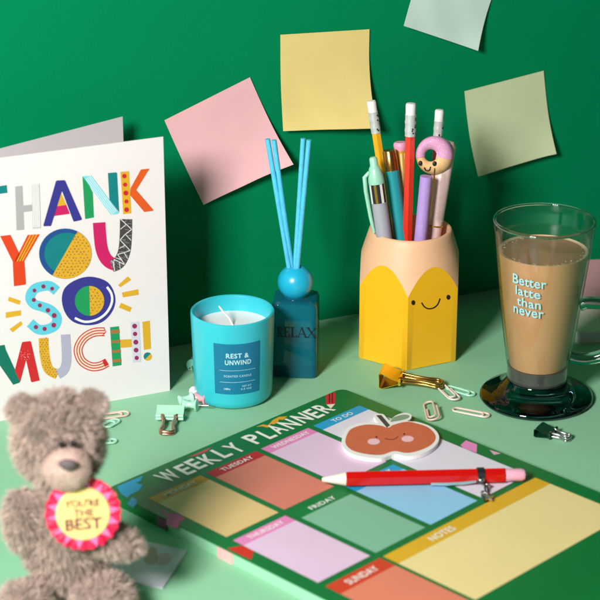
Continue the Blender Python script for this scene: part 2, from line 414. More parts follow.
# ------------------------------------------------------------------ candle
cl = G(233.6, 395)
candle = thing('scented_candle', 'turquoise scented candle with dark blue REST & UNWIND label and white wax', 'candle', cl)
M_jar = mat('turquoise_glaze', (50, 190, 204), 0.38, 0.02, 40, 0.03, 300, coat=0.25)
mb = MB()
outer = [(0, 0.0), (0.021, 0.0), (0.0243, 0.0008), (0.0262, 0.0028), (0.0268, 0.006), (0.0286, 0.0615), (0.0284, 0.0632), (0.0276, 0.0638), (0.0266, 0.0633), (0.0262, 0.062), (0.0256, 0.0515), (0, 0.0515)]
mb.lathe(outer, 96); mb.build('jar', M_jar, candle)
M_wax = mat('wax', (246, 238, 236), 0.45, 0.03, 60, 0.15, 200, sss=0.4)
mb = MB(); mb.lathe([(0.02575, 0.0525), (0.0252, 0.0524), (0.022, 0.0518), (0.01, 0.0522), (0, 0.0523)][::-1], 64); mb.build('wax', M_wax, candle)
mb = MB(); wb = Vector((0.0005, -0.001, 0.052)); we = V(219, 306, cl.y+0.006)-cl
mb.tube([wb, wb*0.6+we*0.4+Vector((0.0008, 0, 0.0006)), wb*0.3+we*0.7, we], 0.0007, 8)
mb.build('wick', mat('cotton', (236, 232, 226), 0.9), candle)
def cr(z): return 0.0268+(0.0286-0.0268)*(z-0.006)/0.0555
a0 = -90+8.5
def cmap(dr):
    def f(x, z): an = R(a0)+x/0.0276; r = cr(z)+dr; return (r*math.cos(an), r*math.sin(an), z)
    return f
f0 = cmap(0.00012); n = 28; hw = 0.0163; z0, z1 = 0.0128, 0.0502
mb = MB(); mb.add([f0(-hw+2*hw*i/n, z) for z in (z0, z1) for i in range(n+1)], [(i, i+1, n+2+i, n+1+i) for i in range(n)], 0, True)
lab = mb.build('label', mat('label_blue', (16, 116, 152), 0.45, 0.03, 50), candle)
f1 = cmap(0.0002); M_lt = mat('label_ink', (190, 232, 240), 0.5); mb = MB()
fit_text('REST &', -0.0078, 0.0398, 0.0076, 0.0433, f1, mb, bold=0.02, spacing=1.1)
fit_text('UNWIND', -0.0086, 0.0348, 0.0092, 0.0383, f1, mb, bold=0.02, spacing=1.1)
fit_text('SCENTED CANDLE', -0.0095, 0.0257, 0.0095, 0.0272, f1, mb, spacing=1.1)
fit_text('100g', -0.0096, 0.0158, -0.0052, 0.0176, f1, mb, bold=0.02)
fit_text('NET WT', 0.003, 0.0182, 0.0095, 0.0194, f1, mb); fit_text('3.5 OZ', 0.002, 0.016, 0.0098, 0.0172, f1, mb)
for z in (0.0305, 0.0218):
    mb.add([f1(-0.0125+0.025*i/12, zz) for zz in (z, z+0.00022) for i in range(13)], [(i, i+1, 14+i, 13+i) for i in range(12)])
mb.build('label_lettering', M_lt, lab)

# ------------------------------------------------------------------ reed diffuser
dl = G(295.5, 369.5); bs = 0.0322
diff = thing('reed_diffuser', 'square teal glass reed diffuser bottle reading RELAX with bright blue ball cap', 'reed diffuser', dl, R(-4.5))
mb = MB(); H = 0.0565; sec = []
for ins_, z, rad in ((0.0012, 0, 0.003), (0, 0.0012, 0.0042), (0, H-0.004, 0.0042), (0.0012, H-0.0012, 0.0042), (0.004, H, 0.004)):
    h = bs/2-ins_; sec.append([(x, y, z) for x, y in rrect(-h, -h, h, h, rad, 5)])
vs = [q for s_ in sec for q in s_]; n = len(sec[0]); fs = [tuple(range(n))[::-1], tuple((len(sec)-1)*n+i for i in range(n))]
for k in range(len(sec)-1): fs += [(k*n+i, k*n+(i+1) % n, (k+1)*n+(i+1) % n, (k+1)*n+i) for i in range(n)]
mb.add(vs, fs, 0, True)
mb.lathe([(0.0, H-0.001), (0.0085, H-0.001), (0.0085, H+0.003), (0, H+0.003)], 32)
M_bot = solid_glass('teal_glass', (34, 150, 176), 0.05, 1.36, 0.68)
bottle = mb.build('bottle', M_bot, diff)
# serif lettering RELAX, each stroke a thick or thin bar with serifs
def serif(mb, x, ch, h, w, fn):
    tk, tn, sf = 0.16*h, 0.06*h, 0.07*h
    def bar(x0, y0, x1, y1, t):
        d_ = Vector((x1-x0, y1-y0)).normalized(); nn = Vector((-d_.y, d_.x))*t/2
        mb.add([fn(x0+nn.x, y0+nn.y), fn(x0-nn.x, y0-nn.y), fn(x1-nn.x, y1-nn.y), fn(x1+nn.x, y1+nn.y)], [(0, 1, 2, 3)])
    def ser(xc, y): bar(xc-0.17*h, y, xc+0.17*h, y, sf)
    s_ = x+tk
    if ch in 'REL': bar(s_, 0, s_, h, tk); ser(s_, sf/2); ser(s_, h-sf/2)
    if ch == 'R':
        pts = [(s_+w*0.75*math.sin(R(a_)), h*0.75+h*0.22*math.cos(R(a_))) for a_ in range(0, 181, 20)]
        for q0, q1 in zip(pts, pts[1:]): bar(*q0, *q1, tk*0.75)
        bar(s_+w*0.15, h*0.52, s_+w*0.85, 0, tk*0.9); ser(s_+w*0.85, sf/2)
    if ch == 'E':
        for yy, l_ in ((sf/2, .8), (h*0.52, .6), (h-sf/2, .75)): bar(s_, yy, s_+w*l_, yy, tn)
        bar(s_+w*.8, 0, s_+w*.8, h*.22, tn); bar(s_+w*.75, h, s_+w*.75, h*.8, tn)
    if ch == 'L': bar(s_, sf/2, s_+w*.8, sf/2, tn); bar(s_+w*.8, 0, s_+w*.8, h*.25, tn)
    if ch == 'A': bar(x, 0, x+w*.5, h, tn); bar(x+w*.47, h, x+w, 0, tk); bar(x+w*.2, h*.35, x+w*.78, h*.35, tn); ser(x, sf/2); ser(x+w, sf/2)
    if ch == 'X': bar(x, h, x+w, 0, tk); bar(x+w, h, x, 0, tn); ser(x, sf/2); ser(x+w, sf/2); ser(x, h-sf/2); ser(x+w, h-sf/2)
mb = MB(); x = -0.0118; hh = 0.0076
for ch, w_ in zip('RELAX', (0.0034, 0.0036, 0.0036, 0.0056, 0.0050)):
    serif(mb, x, ch, hh, w_, lambda a_, b_: (a_, -bs/2-0.00015, 0.0318+b_)); x += w_+0.0014
mb.build('bottle_lettering', mat('black_ink', (14, 30, 34), 0.5), bottle)
M_cap = mat('blue_cap', (30, 178, 214), 0.32, 0.03, 60, 0.02, coat=0.3); M_reed = mat('blue_reed', (84, 196, 232), 0.6, 0.22, 260, 0.5, 1300)
bc = H+0.0105
mb = MB(); prof = [(0.0125*math.sin(R(a_)), bc-0.0122*math.cos(R(a_))) for a_ in range(20, 162, 6)]
mb.lathe([(0, prof[0][1])]+prof+[(0.0034, bc+0.0095), (0.0034, bc), (0, bc)], 48); mb.build('ball_cap', M_cap, diff)
Md = diff.matrix_world.inverted()
for (xb, xt, yt, dY, oy) in ((290.6, 267.6, 139, 0.002, 0), (293, 274, 140, -0.002, 0.0016), (294.5, 303.2, 138.5, 0.004, 0.0016), (296.5, 309, 140, 0, 0)):
    q0 = V(xb, 277, dl.y+oy-0.0006); q1 = V(xt, yt, dl.y+dY+oy); q0 = q0-(q1-q0)*0.06
    mb = MB(); mb.tube([Md @ q0, Md @ (q0*.5+q1*.5), Md @ q1], 0.00175, 12); mb.build('reed', M_reed, diff)

# ------------------------------------------------------------------ pencil shaped pot
pc = G(408, 348.8); RH = 0.0402; ph0 = R(-90-4.6)
pot = thing('pencil_pot', 'yellow hexagonal pencil shaped pot with a smiling face and wooden rim', 'pen pot', pc)
def hexr(t):
    d_ = (t-ph0) % (math.pi/3); return RH*math.cos(math.pi/6)/math.cos(d_-math.pi/6)
cone = [(0.0402, 0.0560), (0.0348, 0.0758), (0.0292, 0.0938)]   # radius of the sharpened part by height
def coner(z):
    (r0, z0), (r1, z1), (r2, z2) = cone
    return r0+(r1-r0)*(z-z0)/(z1-z0) if z < z1 else r1+(r2-r1)*(z-z1)/(z2-z1)
def zb(r):
    lo, hi = 0.03, 0.0938
    for _ in range(40):
        mid = (lo+hi)/2
        if coner(mid) > r: lo = mid
        else: hi = mid
    return lo
offs = [0, 0.5, 1.0, 1.5, 2.2]+[2.2+55.6*k/26 for k in range(1, 26)]+[57.8, 58.5, 59.0, 59.5]
ths = [ph0+R(60*k+o_) for k in range(6) for o_ in offs]; N = len(ths)
def hexpt(t, off=0.0):
    r = hexr(t)-off; return r
mb = MB(); vs = []; fs = []
rows = 6
for k, t in enumerate(ths):
    r = hexr(t); d_ = min((t-ph0) % (math.pi/3), math.pi/3-(t-ph0) % (math.pi/3)); r = min(r, RH*0.998)   # slightly eased edges
    zt = zb(r)
    vs.append(((r-0.0008)*math.cos(t), (r-0.0008)*math.sin(t), 0)); vs.append((r*math.cos(t), r*math.sin(t), 0.0008)); vs.append((r*math.cos(t), r*math.sin(t), zt))
for k in range(N):
    j = (k+1) % N; fs += [(k*3, j*3, j*3+1, k*3+1), (k*3+1, j*3+1, j*3+2, k*3+2)]
fs.append(tuple(k*3 for k in range(N))[::-1]); mb.add(vs, fs, 0, True)
pbody = mb.build('pot_body', mat('yellow_glaze', (246, 186, 28), 0.4, 0.03, 50, 0.06, 350), pot)
mb = MB(); vs = []; fs = []; K = 8
for k, t in enumerate(ths):
    r = min(hexr(t), RH*0.998); zt = zb(r)
    for i in range(K+1):
        z = zt+(0.0930-zt)*i/K; q = min(r, coner(z)); vs.append((q*math.cos(t), q*math.sin(t), z))
    for q, z in ((0.0287, 0.0938), (0.0280, 0.0940), (0.0268, 0.0937), (0.0262, 0.0925), (0.0258, 0.05), (0.0256, 0.008), (0.0002, 0.008)): vs.append((q*math.cos(t), q*math.sin(t), z))
S_ = K+8
for k in range(N):
    j = (k+1) % N; fs += [(k*S_+i, j*S_+i, j*S_+i+1, k*S_+i+1) for i in range(S_-1)]
mb.add(vs, fs, 0, True); mb.build('wooden_rim', mat('pale_wood', (236, 186, 146), 0.5, 0.05, 70, 0.06, 400), pot)
# face on the right front side
tn_ = ph0+math.pi/6; fn_ = Vector((math.cos(tn_), math.sin(tn_), 0)); fu = Vector((-math.sin(tn_), math.cos(tn_), 0)); apo = RH*math.cos(math.pi/6)
FP = pc+fn_*apo
def fpt(x, y, off=0.00015):
    p_ = on_plane(x, y, FP, fn_); return p_-pc+fn_*off
M_blk = mat('black_print', (34, 24, 20), 0.5)
for ex_, ey_ in ((413.2, 302.6), (448.3, 297.2)):
    mb = MB(); mb.add([fpt(ex_+x_, ey_+y_) for x_, y_ in circ(0, 0, 2.0, 16, 2.5)], [list(range(16))]); mb.build('eye', M_blk, pbody)
mb = MB(); sm_ = smooth_open([(421.5, 302.5), (424, 306.4), (428, 308.6), (433, 308.0), (437.5, 304.5), (440, 298.4)], 5); L, Rr = band(sm_, 1.3); n = len(L)
mb.add([fpt(*q) for q in L+Rr], [(i, i+1, n+i+1, n+i) for i in range(n-1)]); mb.build('smile', M_blk, pbody)

# ------------------------------------------------------------------ pens and pencils in the pot
M_erase = mat('white_eraser', (238, 234, 230), 0.7, 0.04, 300, 0.1); M_ferr = mat('silver_ferrule', (222, 222, 224), 0.3, 0.05, metal=0.35)
M_gold = mat('gold_metal', (214, 164, 74), 0.25, 0.05, metal=0.95)
M_dk = mat('dark_mark', (40, 38, 40), 0.4)
def pen_axis(name, label, top, bot, cat='pen', length=None, group='pens and pencils in the pot'):
    ax = (top-bot).normalized()
    base = bot-ax*0.0
    # slide the base down until it is inside the pot near its floor
    zf = 0.0105; k = (bot.z-zf)/ax.z; base = bot-ax*k
    L_ = (top-base).length
    q = Vector((0, 0, 1)).rotation_difference(ax)
    # keep the local -Y side turned to the viewer
    o = thing(name, label, cat, base, 0, group, q.to_euler()); return o, L_
def wood_pencil(label, top, bot, col, r=0.0034, ring=None):
    o, L_ = pen_axis('pencil', label, top, bot, 'pencil')
    hexp = lambda rr_: [(rr_*math.cos(R(60*k+30)), rr_*math.sin(R(60*k+30))) for k in range(6)]
    mb = MB(); mb.prism(hexp(r), 0.022, L_-0.0235); mb.build('barrel', mat('lacquer', col, 0.3, 0.03, 100, coat=0.3), o)
    mb = MB(); mb.lathe([(0, 0), (0.0006, 0.0015), (r*0.93, 0.022), (0, 0.022)], 24); mb.build('tip', mat('sharpened_wood', (226, 190, 140), 0.7), o)
    z = L_-0.0235; fp = [(0, z), (r*1.02, z)]
    for k in range(12):
        zz = z+0.001+k*0.00118; fp += [(r*(1.06 if k in (2, 3, 7, 8) else 1.0), zz)]
    fp += [(r*1.03, z+0.0155), (0, z+0.0155)]
    mb = MB(); mb.lathe(fp, 28); 
    for k in range(9):
        an = R(-80+random.uniform(-5, 95)); zz = z+random.uniform(0.002, 0.0135)
        mb.box(0.0009, 0.0003, 0.0011, 0, Matrix.Rotation(an+math.pi/2, 4, 'Z') @ Matrix.Translation((0, -r*1.04, zz)), 1)
    mb.build('ferrule', [M_ferr, M_dk], o)
    mb = MB(); mb.lathe([(0, z+0.0155), (r*0.96, z+0.0155), (r*0.98, L_-0.0012), (r*0.85, L_-0.0003), (r*0.6, L_), (0, L_)], 24); mb.build('eraser', M_erase, o)
    return o, L_
Y0 = pc.y
wood_pencil('yellow pencil with white eraser, tallest and leftmost of the eraser topped pencils', V(371.2, 100.5, Y0+0.018), V(392, 238, Y0+0.012), (240, 176, 34))
wood_pencil('red pencil with white eraser standing in the middle of the pot', V(411, 103, Y0+0.0), V(407.2, 238, Y0-0.004), (222, 52, 34), 0.0037)
wood_pencil('pink glitter pencil with white eraser behind the donut pen', V(439.6, 109.5, Y0+0.02), V(431, 238, Y0+0.016), (226, 108, 150), 0.0033)
# mint click pen
o, L_ = pen_axis('click_pen', 'mint and grey click pen with gold rings at the left of the pot', V(373, 157, Y0-0.006), V(384, 238, Y0-0.014))
M_mint = mat('mint_plastic', (160, 216, 190), 0.35, 0.03, coat=0.2); M_gbar = mat('grey_barrel', (168, 168, 178), 0.3, 0.04, coat=0.3)
mb = MB(); mb.lathe([(0, 0), (0.0012, 0.0), (0.005, 0.018), (0.0056, 0.03), (0.0056, L_-0.0325), (0, L_-0.0325)], 32); mb.build('barrel', M_gbar, o)
mb = MB(); z = L_-0.0325
mb.lathe([(0, z), (0.0054, z), (0.0054, z+0.0135), (0, z+0.0135)], 24)
for k in range(5):
    an = R(-150+k*45); mb.box(0.0018, 0.0003, 0.0133, 0, Matrix.Rotation(an+math.pi/2, 4, 'Z') @ Matrix.Translation((0, -0.00548, z+0.0067)), 1 if k % 2 else 2)
mb.build('slider_window', [M_dk, M_gold, mat('white_plastic', (236, 232, 226), 0.4)], o); z += 0.0135
mb = MB(); mb.lathe([(0, z), (0.0057, z), (0.0058, z+0.002), (0.0054, z+0.006), (0.0042, z+0.0105), (0.0036, z+0.012), (0.0029, z+0.0128), (0.0028, L_-0.001), (0.002, L_), (0, L_)], 32); mb.build('cap', M_mint, o)
mb = MB(); mb.tube([(-0.004, -0.002, z+0.009), (-0.0078, -0.003, z+0.006), (-0.0082, -0.003, z-0.004), (-0.0074, -0.003, z-0.022), (-0.0064, -0.002, z-0.034)], [0.0014, 0.0016, 0.0015, 0.0014, 0.0012], 10); mb.build('clip', M_mint, o)
# teal pen with copper gold end
o, L_ = pen_axis('ballpoint_pen', 'teal pen with a gold end leaning between grey pen and red pencil', V(389, 150, Y0+0.006), V(401, 238, Y0-0.002))
mb = MB(); mb.lathe([(0, 0), (0.001, 0), (0.0048, 0.02), (0.0053, 0.03), (0.0051, L_-0.0145), (0, L_-0.0145)], 32); mb.build('barrel', mat('teal_lacquer', (38, 152, 160), 0.3, 0.04, coat=0.3), o)
mb = MB(); mb.lathe([(0, L_-0.0145), (0.0049, L_-0.0145), (0.0047, L_-0.0005), (0.0043, L_), (0, L_)], 32); mb.build('gold_end', mat('copper_gold', (206, 150, 84), 0.22, 0.04, metal=0.95), o)
# striped gold pen with pink stopper
o, L_ = pen_axis('ballpoint_pen', 'slim gold striped pen with pink stopper half hidden behind the red pencil', V(400, 142, Y0+0.014), V(405.5, 238, Y0+0.008))
mb = MB(); mb.lathe([(0, 0), (0.001, 0), (0.0036, 0.02), (0.0043, 0.03), (0.0043, L_-0.0055), (0, L_-0.0055)], 32)
for k in range(8):
    an = R(45*k); mb.box(0.0014, 0.0003, L_-0.045, 0, Matrix.Rotation(an, 4, 'Z') @ Matrix.Translation((0, -0.00428, (L_+0.03)/2)), 1)
mb.build('barrel', [mat('gold_lacquer', (230, 172, 76), 0.3, 0.04, metal=0.3), mat('cream_stripe', (244, 214, 140), 0.35)], o)
mb = MB(); mb.lathe([(0, L_-0.0055), (0.0042, L_-0.0055), (0.0048, L_-0.003), (0.0047, L_-0.001), (0.0038, L_), (0, L_)], 24); mb.build('stopper', mat('pink_stopper', (238, 160, 196), 0.45), o)
# pale pink pen with donut topper
o, L_ = pen_axis('donut_pen', 'pale pink speckled pen topped with a pink frosted donut', V(446, 152, Y0+0.004), V(431.5, 238, Y0-0.002))
M_pp = speckle_mat('pale_pink_speckle', (244, 212, 206), (236, 160, 176), 1400, 0.28); M_fr = speckle_mat('pink_frosting', (234, 164, 208), (250, 236, 220), 900, 0.22, 0.3)
mb = MB(); mb.lathe([(0, 0), (0.0015, 0), (0.005, 0.02), (0.0062, 0.03), (0.0062, L_-0.050), (0.0064, L_-0.0498), (0.0064, L_+0.004), (0.0045, L_+0.0075), (0, L_+0.0085)], 32); mb.build('barrel', M_pp, o)
mb = MB(); mb.lathe([(0.0063, L_-0.0535), (0.0067, L_-0.0535), (0.0067, L_-0.0525), (0.0063, L_-0.0525)], 32, closed=True); mb.build('ring', M_gold, o)
Mi = o.matrix_world.inverted(); dc = V(431.5, 155, Y0+0.001)
mb = MB(); sx = []; 
fr_pts = smooth_closed([(445.6, 157), (451, 160), (453.6, 157.6), (453.2, 149), (449, 141.5), (441.5, 136.4), (433, 135), (424.5, 137), (418.6, 142), (416.8, 150), (417.5, 157.5), (421, 160.2), (424.2, 157), (426.5, 159.8), (429.5, 162)], 4)
# a ring with a true hole: outer outline bridged to the hole as quads by angle
nn_ = 64
def ray_r(poly, c_, an):
    best = 0
    d_ = Vector((math.cos(an), math.sin(an)))
    for i in range(len(poly)):
        a_ = Vector(poly[i-1])-Vector(c_); b_ = Vector(poly[i])-Vector(c_); e_ = b_-a_
        den = d_.x*e_.y-d_.y*e_.x
        if abs(den) < 1e-9: continue
        t_ = (a_.x*e_.y-a_.y*e_.x)/den; s_ = (a_.x*d_.y-a_.y*d_.x)/den
        if t_ > 0 and -1e-6 <= s_ <= 1+1e-6: best = max(best, t_)
    return best
hc = (430.8, 155.2); outl = circ(434.6, 155.6, 18.6, 48, 19.4)
prof = [(0.0, -0.004), (0.10, -0.0052), (0.3, -0.0062), (0.55, -0.0064), (0.8, -0.0052), (0.95, -0.003), (1.0, 0.0), (0.95, 0.003), (0.6, 0.0055), (0.2, 0.005), (0.0, 0.003)]
M_tan = mat('donut_dough', (236, 190, 134), 0.5, 0.04)
m_ = len(prof)
def ring_mb(a_lo, a_hi, grow, full):      # angles run clockwise from the right, in photo sense
    mb = MB(); vs = []; fs = []; n_ = nn_ if full else 44
    for k in range(n_ + (0 if full else 1)):
        an = R(a_lo+(a_hi-a_lo)*k/n_); ro = ray_r(outl, hc, an); ri = 6.3
        for u, dy in prof:
            q = ri-grow*4*(u < 0.02)+(ro-ri)*u*(1+grow*0.4); vs.append(Mi @ V(hc[0]+q*math.cos(an), hc[1]+q*math.sin(an), Y0-0.002+dy*(1+grow*1.2)))
    for k in range(n_):
        j = (k+1) % n_ if full else k+1
        fs += [(k*m_+i, j*m_+i, j*m_+(i+1) % m_, k*m_+(i+1) % m_) for i in range(m_)]
    if not full: fs += [tuple(range(m_)), tuple(n_*m_+i for i in range(m_))[::-1]]
    mb.add(vs, fs, 0, True); return mb
dt = ring_mb(0, 360, 0, True).build('donut_topper', M_tan, o, autosmooth=False)
ring_mb(-192, 14, 0.09, False).build('frosting', M_fr, dt)
def tpt(x_, y_): return Mi @ V(x_, y_, Y0-0.0087)
for ex_, ey_ in ((420.3, 163.2), (434.4, 163.6)):
    mb = MB(); mb.ell(tpt(ex_, ey_), (0.0014, 0.0009, 0.0018), 14, 10); mb.build('eye', M_blk, dt)
mb = MB(); mb.tube([tpt(*q_) for q_ in smooth_open([(424.2, 167.5), (425.6, 170.2), (427.6, 170.6), (429.6, 169.6), (430.6, 166.8)], 4)], 0.0004, 6); mb.build('smile', M_blk, dt)
# lilac pen with a tan smiling topper
o, L_ = pen_axis('ballpoint_pen', 'lilac glitter pen with flat top and gold clip in front of the donut pen', V(426.5, 173.5, Y0-0.014), V(420.5, 238, Y0-0.016))
mb = MB(); mb.lathe([(0, 0), (0.001, 0), (0.0038, 0.02), (0.0045, 0.03), (0.0043, L_-0.002), (0, L_-0.002)], 32); mb.build('barrel', speckle_mat('lilac_glitter', (178, 146, 214), (214, 190, 236), 1800, 0.25), o)
Mi = o.matrix_world.inverted()
mb = MB(); mb.tube([Mi @ V(434.8, 168.5, Y0-0.0175), Mi @ V(433.4, 190, Y0-0.0185), Mi @ V(430.5, 218, Y0-0.020)], 0.0011, 8, flat=0.5); mb.build('clip', M_gold, o)

# ------------------------------------------------------------------ coffee glass
gl = G(536, 398)
mug = thing('latte_glass', 'tall footed glass mug of milky coffee reading Better latte than never', 'coffee glass', gl)
M_gl = thin_glass('clear_glass', (0.985, 0.992, 0.99, 1), (0.36, 0.5, 0.47, 1)); M_ft = solid_glass('thick_glass', (78, 112, 128), 0.015, 1.5)
rim_z = V(542.3, 221.5, gl.y).z; cof_z = V(541.7, 250, gl.y).z
zb0 = 0.0262; rb, rt = 0.0212, 0.0340
def gr(z): return rb+(rt-rb)*((z-zb0)/(rim_z-zb0))**0.9
prof = [(rb-0.0022, zb0-0.0015)]; 
outer = [(gr(zb0+(rim_z-zb0)*k/16), zb0+(rim_z-zb0)*k/16) for k in range(17)]
inner = [(r_-0.0016, z_) for r_, z_ in outer]
mb = MB(); mb.lathe(outer+[(rt-0.0002, rim_z+0.0006), (rt-0.0008, rim_z+0.0009), (rt-0.0014, rim_z+0.0006)]+inner[::-1], 96)
mb.build('glass_wall', M_gl, mug)
mb = MB(); mb.lathe([(0, 0.0012), (0.030, 0.0012), (0.0345, 0.0), (0.0378, 0.0004), (0.0388, 0.0018), (0.0386, 0.0034), (0.037, 0.0048), (0.0325, 0.0064), (0.0275, 0.0082), (0.0238, 0.0108), (0.0218, 0.0138), (0.0208, 0.0155), (0, 0.0155)], 96)
mb.build('glass_foot', M_ft, mug)
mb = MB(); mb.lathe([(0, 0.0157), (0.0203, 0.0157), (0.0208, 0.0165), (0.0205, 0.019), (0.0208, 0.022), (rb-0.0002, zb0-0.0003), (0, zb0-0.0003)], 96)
mb.build('glass_base', mat('dark_reflection_base', (70, 70, 66), 0.12, 0.3, 160, coat=0.8), mug)  # dark reflection in the glass bottom, put into an opaque grey colour
mb = MB(); mb.tube([((rt-0.0008)*math.cos(2*math.pi*k/96), (rt-0.0008)*math.sin(2*math.pi*k/96), rim_z+0.0006) for k in range(96)], 0.0011, 12, True); mb.build('glass_rim', solid_glass('rim_glass', (230, 240, 238), 0.02, 1.5), mug)
M_cof = mat('milky_coffee', (214, 160, 112), 0.35, 0.03, 60, 0.0, sss=0.15, sssr=(0.002, 0.0012, 0.0006)); M_cs = mat('coffee_surface', (176, 126, 92), 0.35, 0.08, 90)
cofp = [(0, zb0)]+[(gr(zb0+(cof_z-zb0)*k/14)-0.0017, zb0+(cof_z-zb0)*k/14) for k in range(15)]
mb = MB(); mb.lathe(cofp, 96); rc = cofp[-1][0]; mb.lathe([(rc, cof_z), (rc-0.0008, cof_z-0.0004), (rc-0.0022, cof_z-0.0006)], 96, mi=2); mb.lathe([(rc-0.0022, cof_z-0.0006), (0, cof_z-0.0007)], 96, mi=1)
for k in range(70):
    an = random.uniform(0, 6.2832); q_ = rc-0.0010-abs(random.gauss(0, 0.0022)); mb.ell((q_*math.cos(an), q_*math.sin(an), cof_z-0.0006), (random.uniform(0.0002, 0.0006),)*2+(0.0003,), 10, 6, None, 2)
mb.build('coffee', [M_cof, M_cs, mat('coffee_foam', (226, 190, 152), 0.4, 0.1, 400)], mug)
mb = MB(); zu = V(580, 303, gl.y).z; zl = V(574, 355, gl.y).z
hp = smooth_open([(gr(zu)-0.001, 0, zu), (gr(zu)+0.006, 0, zu+0.002), (0.052, 0, zu+0.000), (0.0565, 0, zu-0.012), (0.053, 0, (zu+zl)/2-0.006), (0.044, 0, zl+0.003), (0.032, 0, zl-0.001), (gr(zl)-0.0005, 0, zl)], 6)
mb.tube(hp, [0.0042]*len(hp), 16, M=Matrix.Rotation(R(-8), 4, 'Z')); mb.build('handle', solid_glass('handle_glass', (200, 224, 222), 0.015, 1.47), mug)
mb = MB()
yc = gl.y
for s_, cx_, yy, w_, hpx in (('Better', 527.5, 282.4, 35, 9.5), ('latte', 527.0, 293.6, 26, 9.0), ('than', 528.5, 304.6, 25, 9.0), ('never', 528.5, 315.0, 32, 6.8)):
    z_ = V(cx_, yy, yc-0.028).z; half = w_/1.48/2000*1.0; hh = hpx/1.36/1000
    an0 = math.asin((cx_-545.5)/1.48/1000/(gr(z_)))
    def tf(a_, b_, z_=z_, an0=an0): 
        rr_ = gr(z_+b_)+0.00012; an = -math.pi/2+an0+a_/rr_; return (rr_*math.cos(an), rr_*math.sin(an), z_+b_-0.06*a_)
    fit_text(s_, -half, -hh/2, half, hh/2, tf, mb, bold=0.012, spacing=1.02)
mb.build('glass_lettering', mat('pale_blue_print', (168, 222, 226), 0.5), mug)

# ------------------------------------------------------------------ weekly planner
T = 0.008; pth = 0.7891221855
P0 = Vector((-0.0927639549798989, 1.087654362929624, 0))
plan = thing('weekly_planner', 'dark green weekly planner pad with coloured day boxes lying on the table', 'planner', P0, pth)
PI_ = plan.matrix_world.inverted()
M_pg = mat('planner_green', (6, 112, 52), 0.5, 0.05, 40, 0.05, 2000); M_pages = mat('page_edges', (150, 206, 172), 0.8, 0.22, 60)
mp_ = M_pages.node_tree.nodes.new('ShaderNodeMapping'); mp_.inputs['Scale'].default_value = (1, 1, 55)
_tc = next(n_ for n_ in M_pages.node_tree.nodes if n_.type == 'TEX_COORD'); _nz = next(n_ for n_ in M_pages.node_tree.nodes if n_.type == 'TEX_NOISE')
M_pages.node_tree.links.new(_tc.outputs['Object'], mp_.inputs['Vector']); M_pages.node_tree.links.new(mp_.outputs['Vector'], _nz.inputs['Vector'])
U0, U1, V0, V1 = -0.0095, 0.2005, -0.0275, 0.2695
mb = MB(); mb.prism(rrect(U0, -V1, U1, -V0, 0.006), 0.0, T-0.0008); mb.build('page_block', M_pages, plan)
mb = MB(); mb.prism(rrect(U0-0.0004, -V1, U1+0.0004, -V0+0.0004, 0.006), T-0.0008, T); sheet = mb.build('top_sheet', M_pg, plan)
# glued green spine strip wrapping the left side near the head of the pad
mb = MB(); mb.box(0.0002, 0.0555, T-0.001, 0, Matrix.Translation((U0-0.0002, -0.00075, (T-0.001)/2))); mb.build('side_flap', M_pg, plan)
def uv(u, v, l=1): return (u, -v, T+0.00008*l)
def pp(x, y, l=1):
    q = PI_ @ G(x, y, T); return (q.x, q.y, T+0.00008*l)
cw, chh, bp_, wf, hf = 0.048, 0.0, 0.075275, 0.04329, 0.06965
hd = 0.0088
PM = {}
def pm(c): 
    if c not in PM: PM[c] = mat('planner_ink', c, 0.55, 0.035, 35, 0.04, 2000)
    return PM[c]
M_ptxt = mat('planner_white_ink', (238, 238, 230), 0.6)
def daybox(u, v, w_, h_, head, body, txt, frac=0.62, hh_=hd):
    mb = MB(); mb.add([uv(u, v, 2), uv(u+w_, v, 2), uv(u+w_, v+hh_, 2), uv(u, v+hh_, 2)][::-1], [(0, 1, 2, 3)], 0)
    mb.add([uv(u, v+hh_, 2), uv(u+w_, v+hh_, 2), uv(u+w_, v+h_, 2), uv(u, v+h_, 2)][::-1], [(0, 1, 2, 3)], 1)
    o = mb.build('day_box', [pm(head), pm(body)], sheet)
    mb = MB(); k = w_*frac/2; c_ = (u+w_*0.52) if txt != 'NOTES' else u+0.0446
    fit_text(txt, c_-k, -(v+hh_*0.76), c_+k, -(v+hh_*0.28), lambda a_, b_: (a_, b_, T+0.00008*4), mb, bold=0.015, spacing=1.05); mb.build('day_name', M_ptxt, o)
tanc = (222, 188, 128); pkh = (230, 132, 188); pkb = (228, 194, 222)
daybox(0, 0, wf, hf, (208, 152, 20), tanc, 'MONDAY', 0.6)
daybox(cw, 0, wf, hf, (186, 26, 38), (214, 124, 104), 'TUESDAY', 0.62)
daybox(2*cw, 0, wf, hf, pkh, pkb, 'WEDNESDAY', 0.76)
daybox(3*cw, 0, 0.0443, bp_+hf, (34, 156, 206), (226, 218, 232), 'TO DO', 0.42)
daybox(0, bp_, wf, hf, pkh, pkb, 'THURSDAY', 0.66)
daybox(cw, bp_, wf, hf, (6, 118, 56), (128, 184, 154), 'FRIDAY', 0.5)
daybox(2*cw, bp_, wf, hf, (34, 156, 206), (146, 200, 234), 'SATURDAY', 0.66)
daybox(0, 2*bp_, wf+0.002, hf, (206, 62, 34), (226, 130, 104), 'SUNDAY', 0.55, 0.012)
daybox(cw, 2*bp_, 3*cw+0.0443-cw, hf, (222, 172, 36), (238, 216, 150), 'NOTES', 0.15, 0.012)
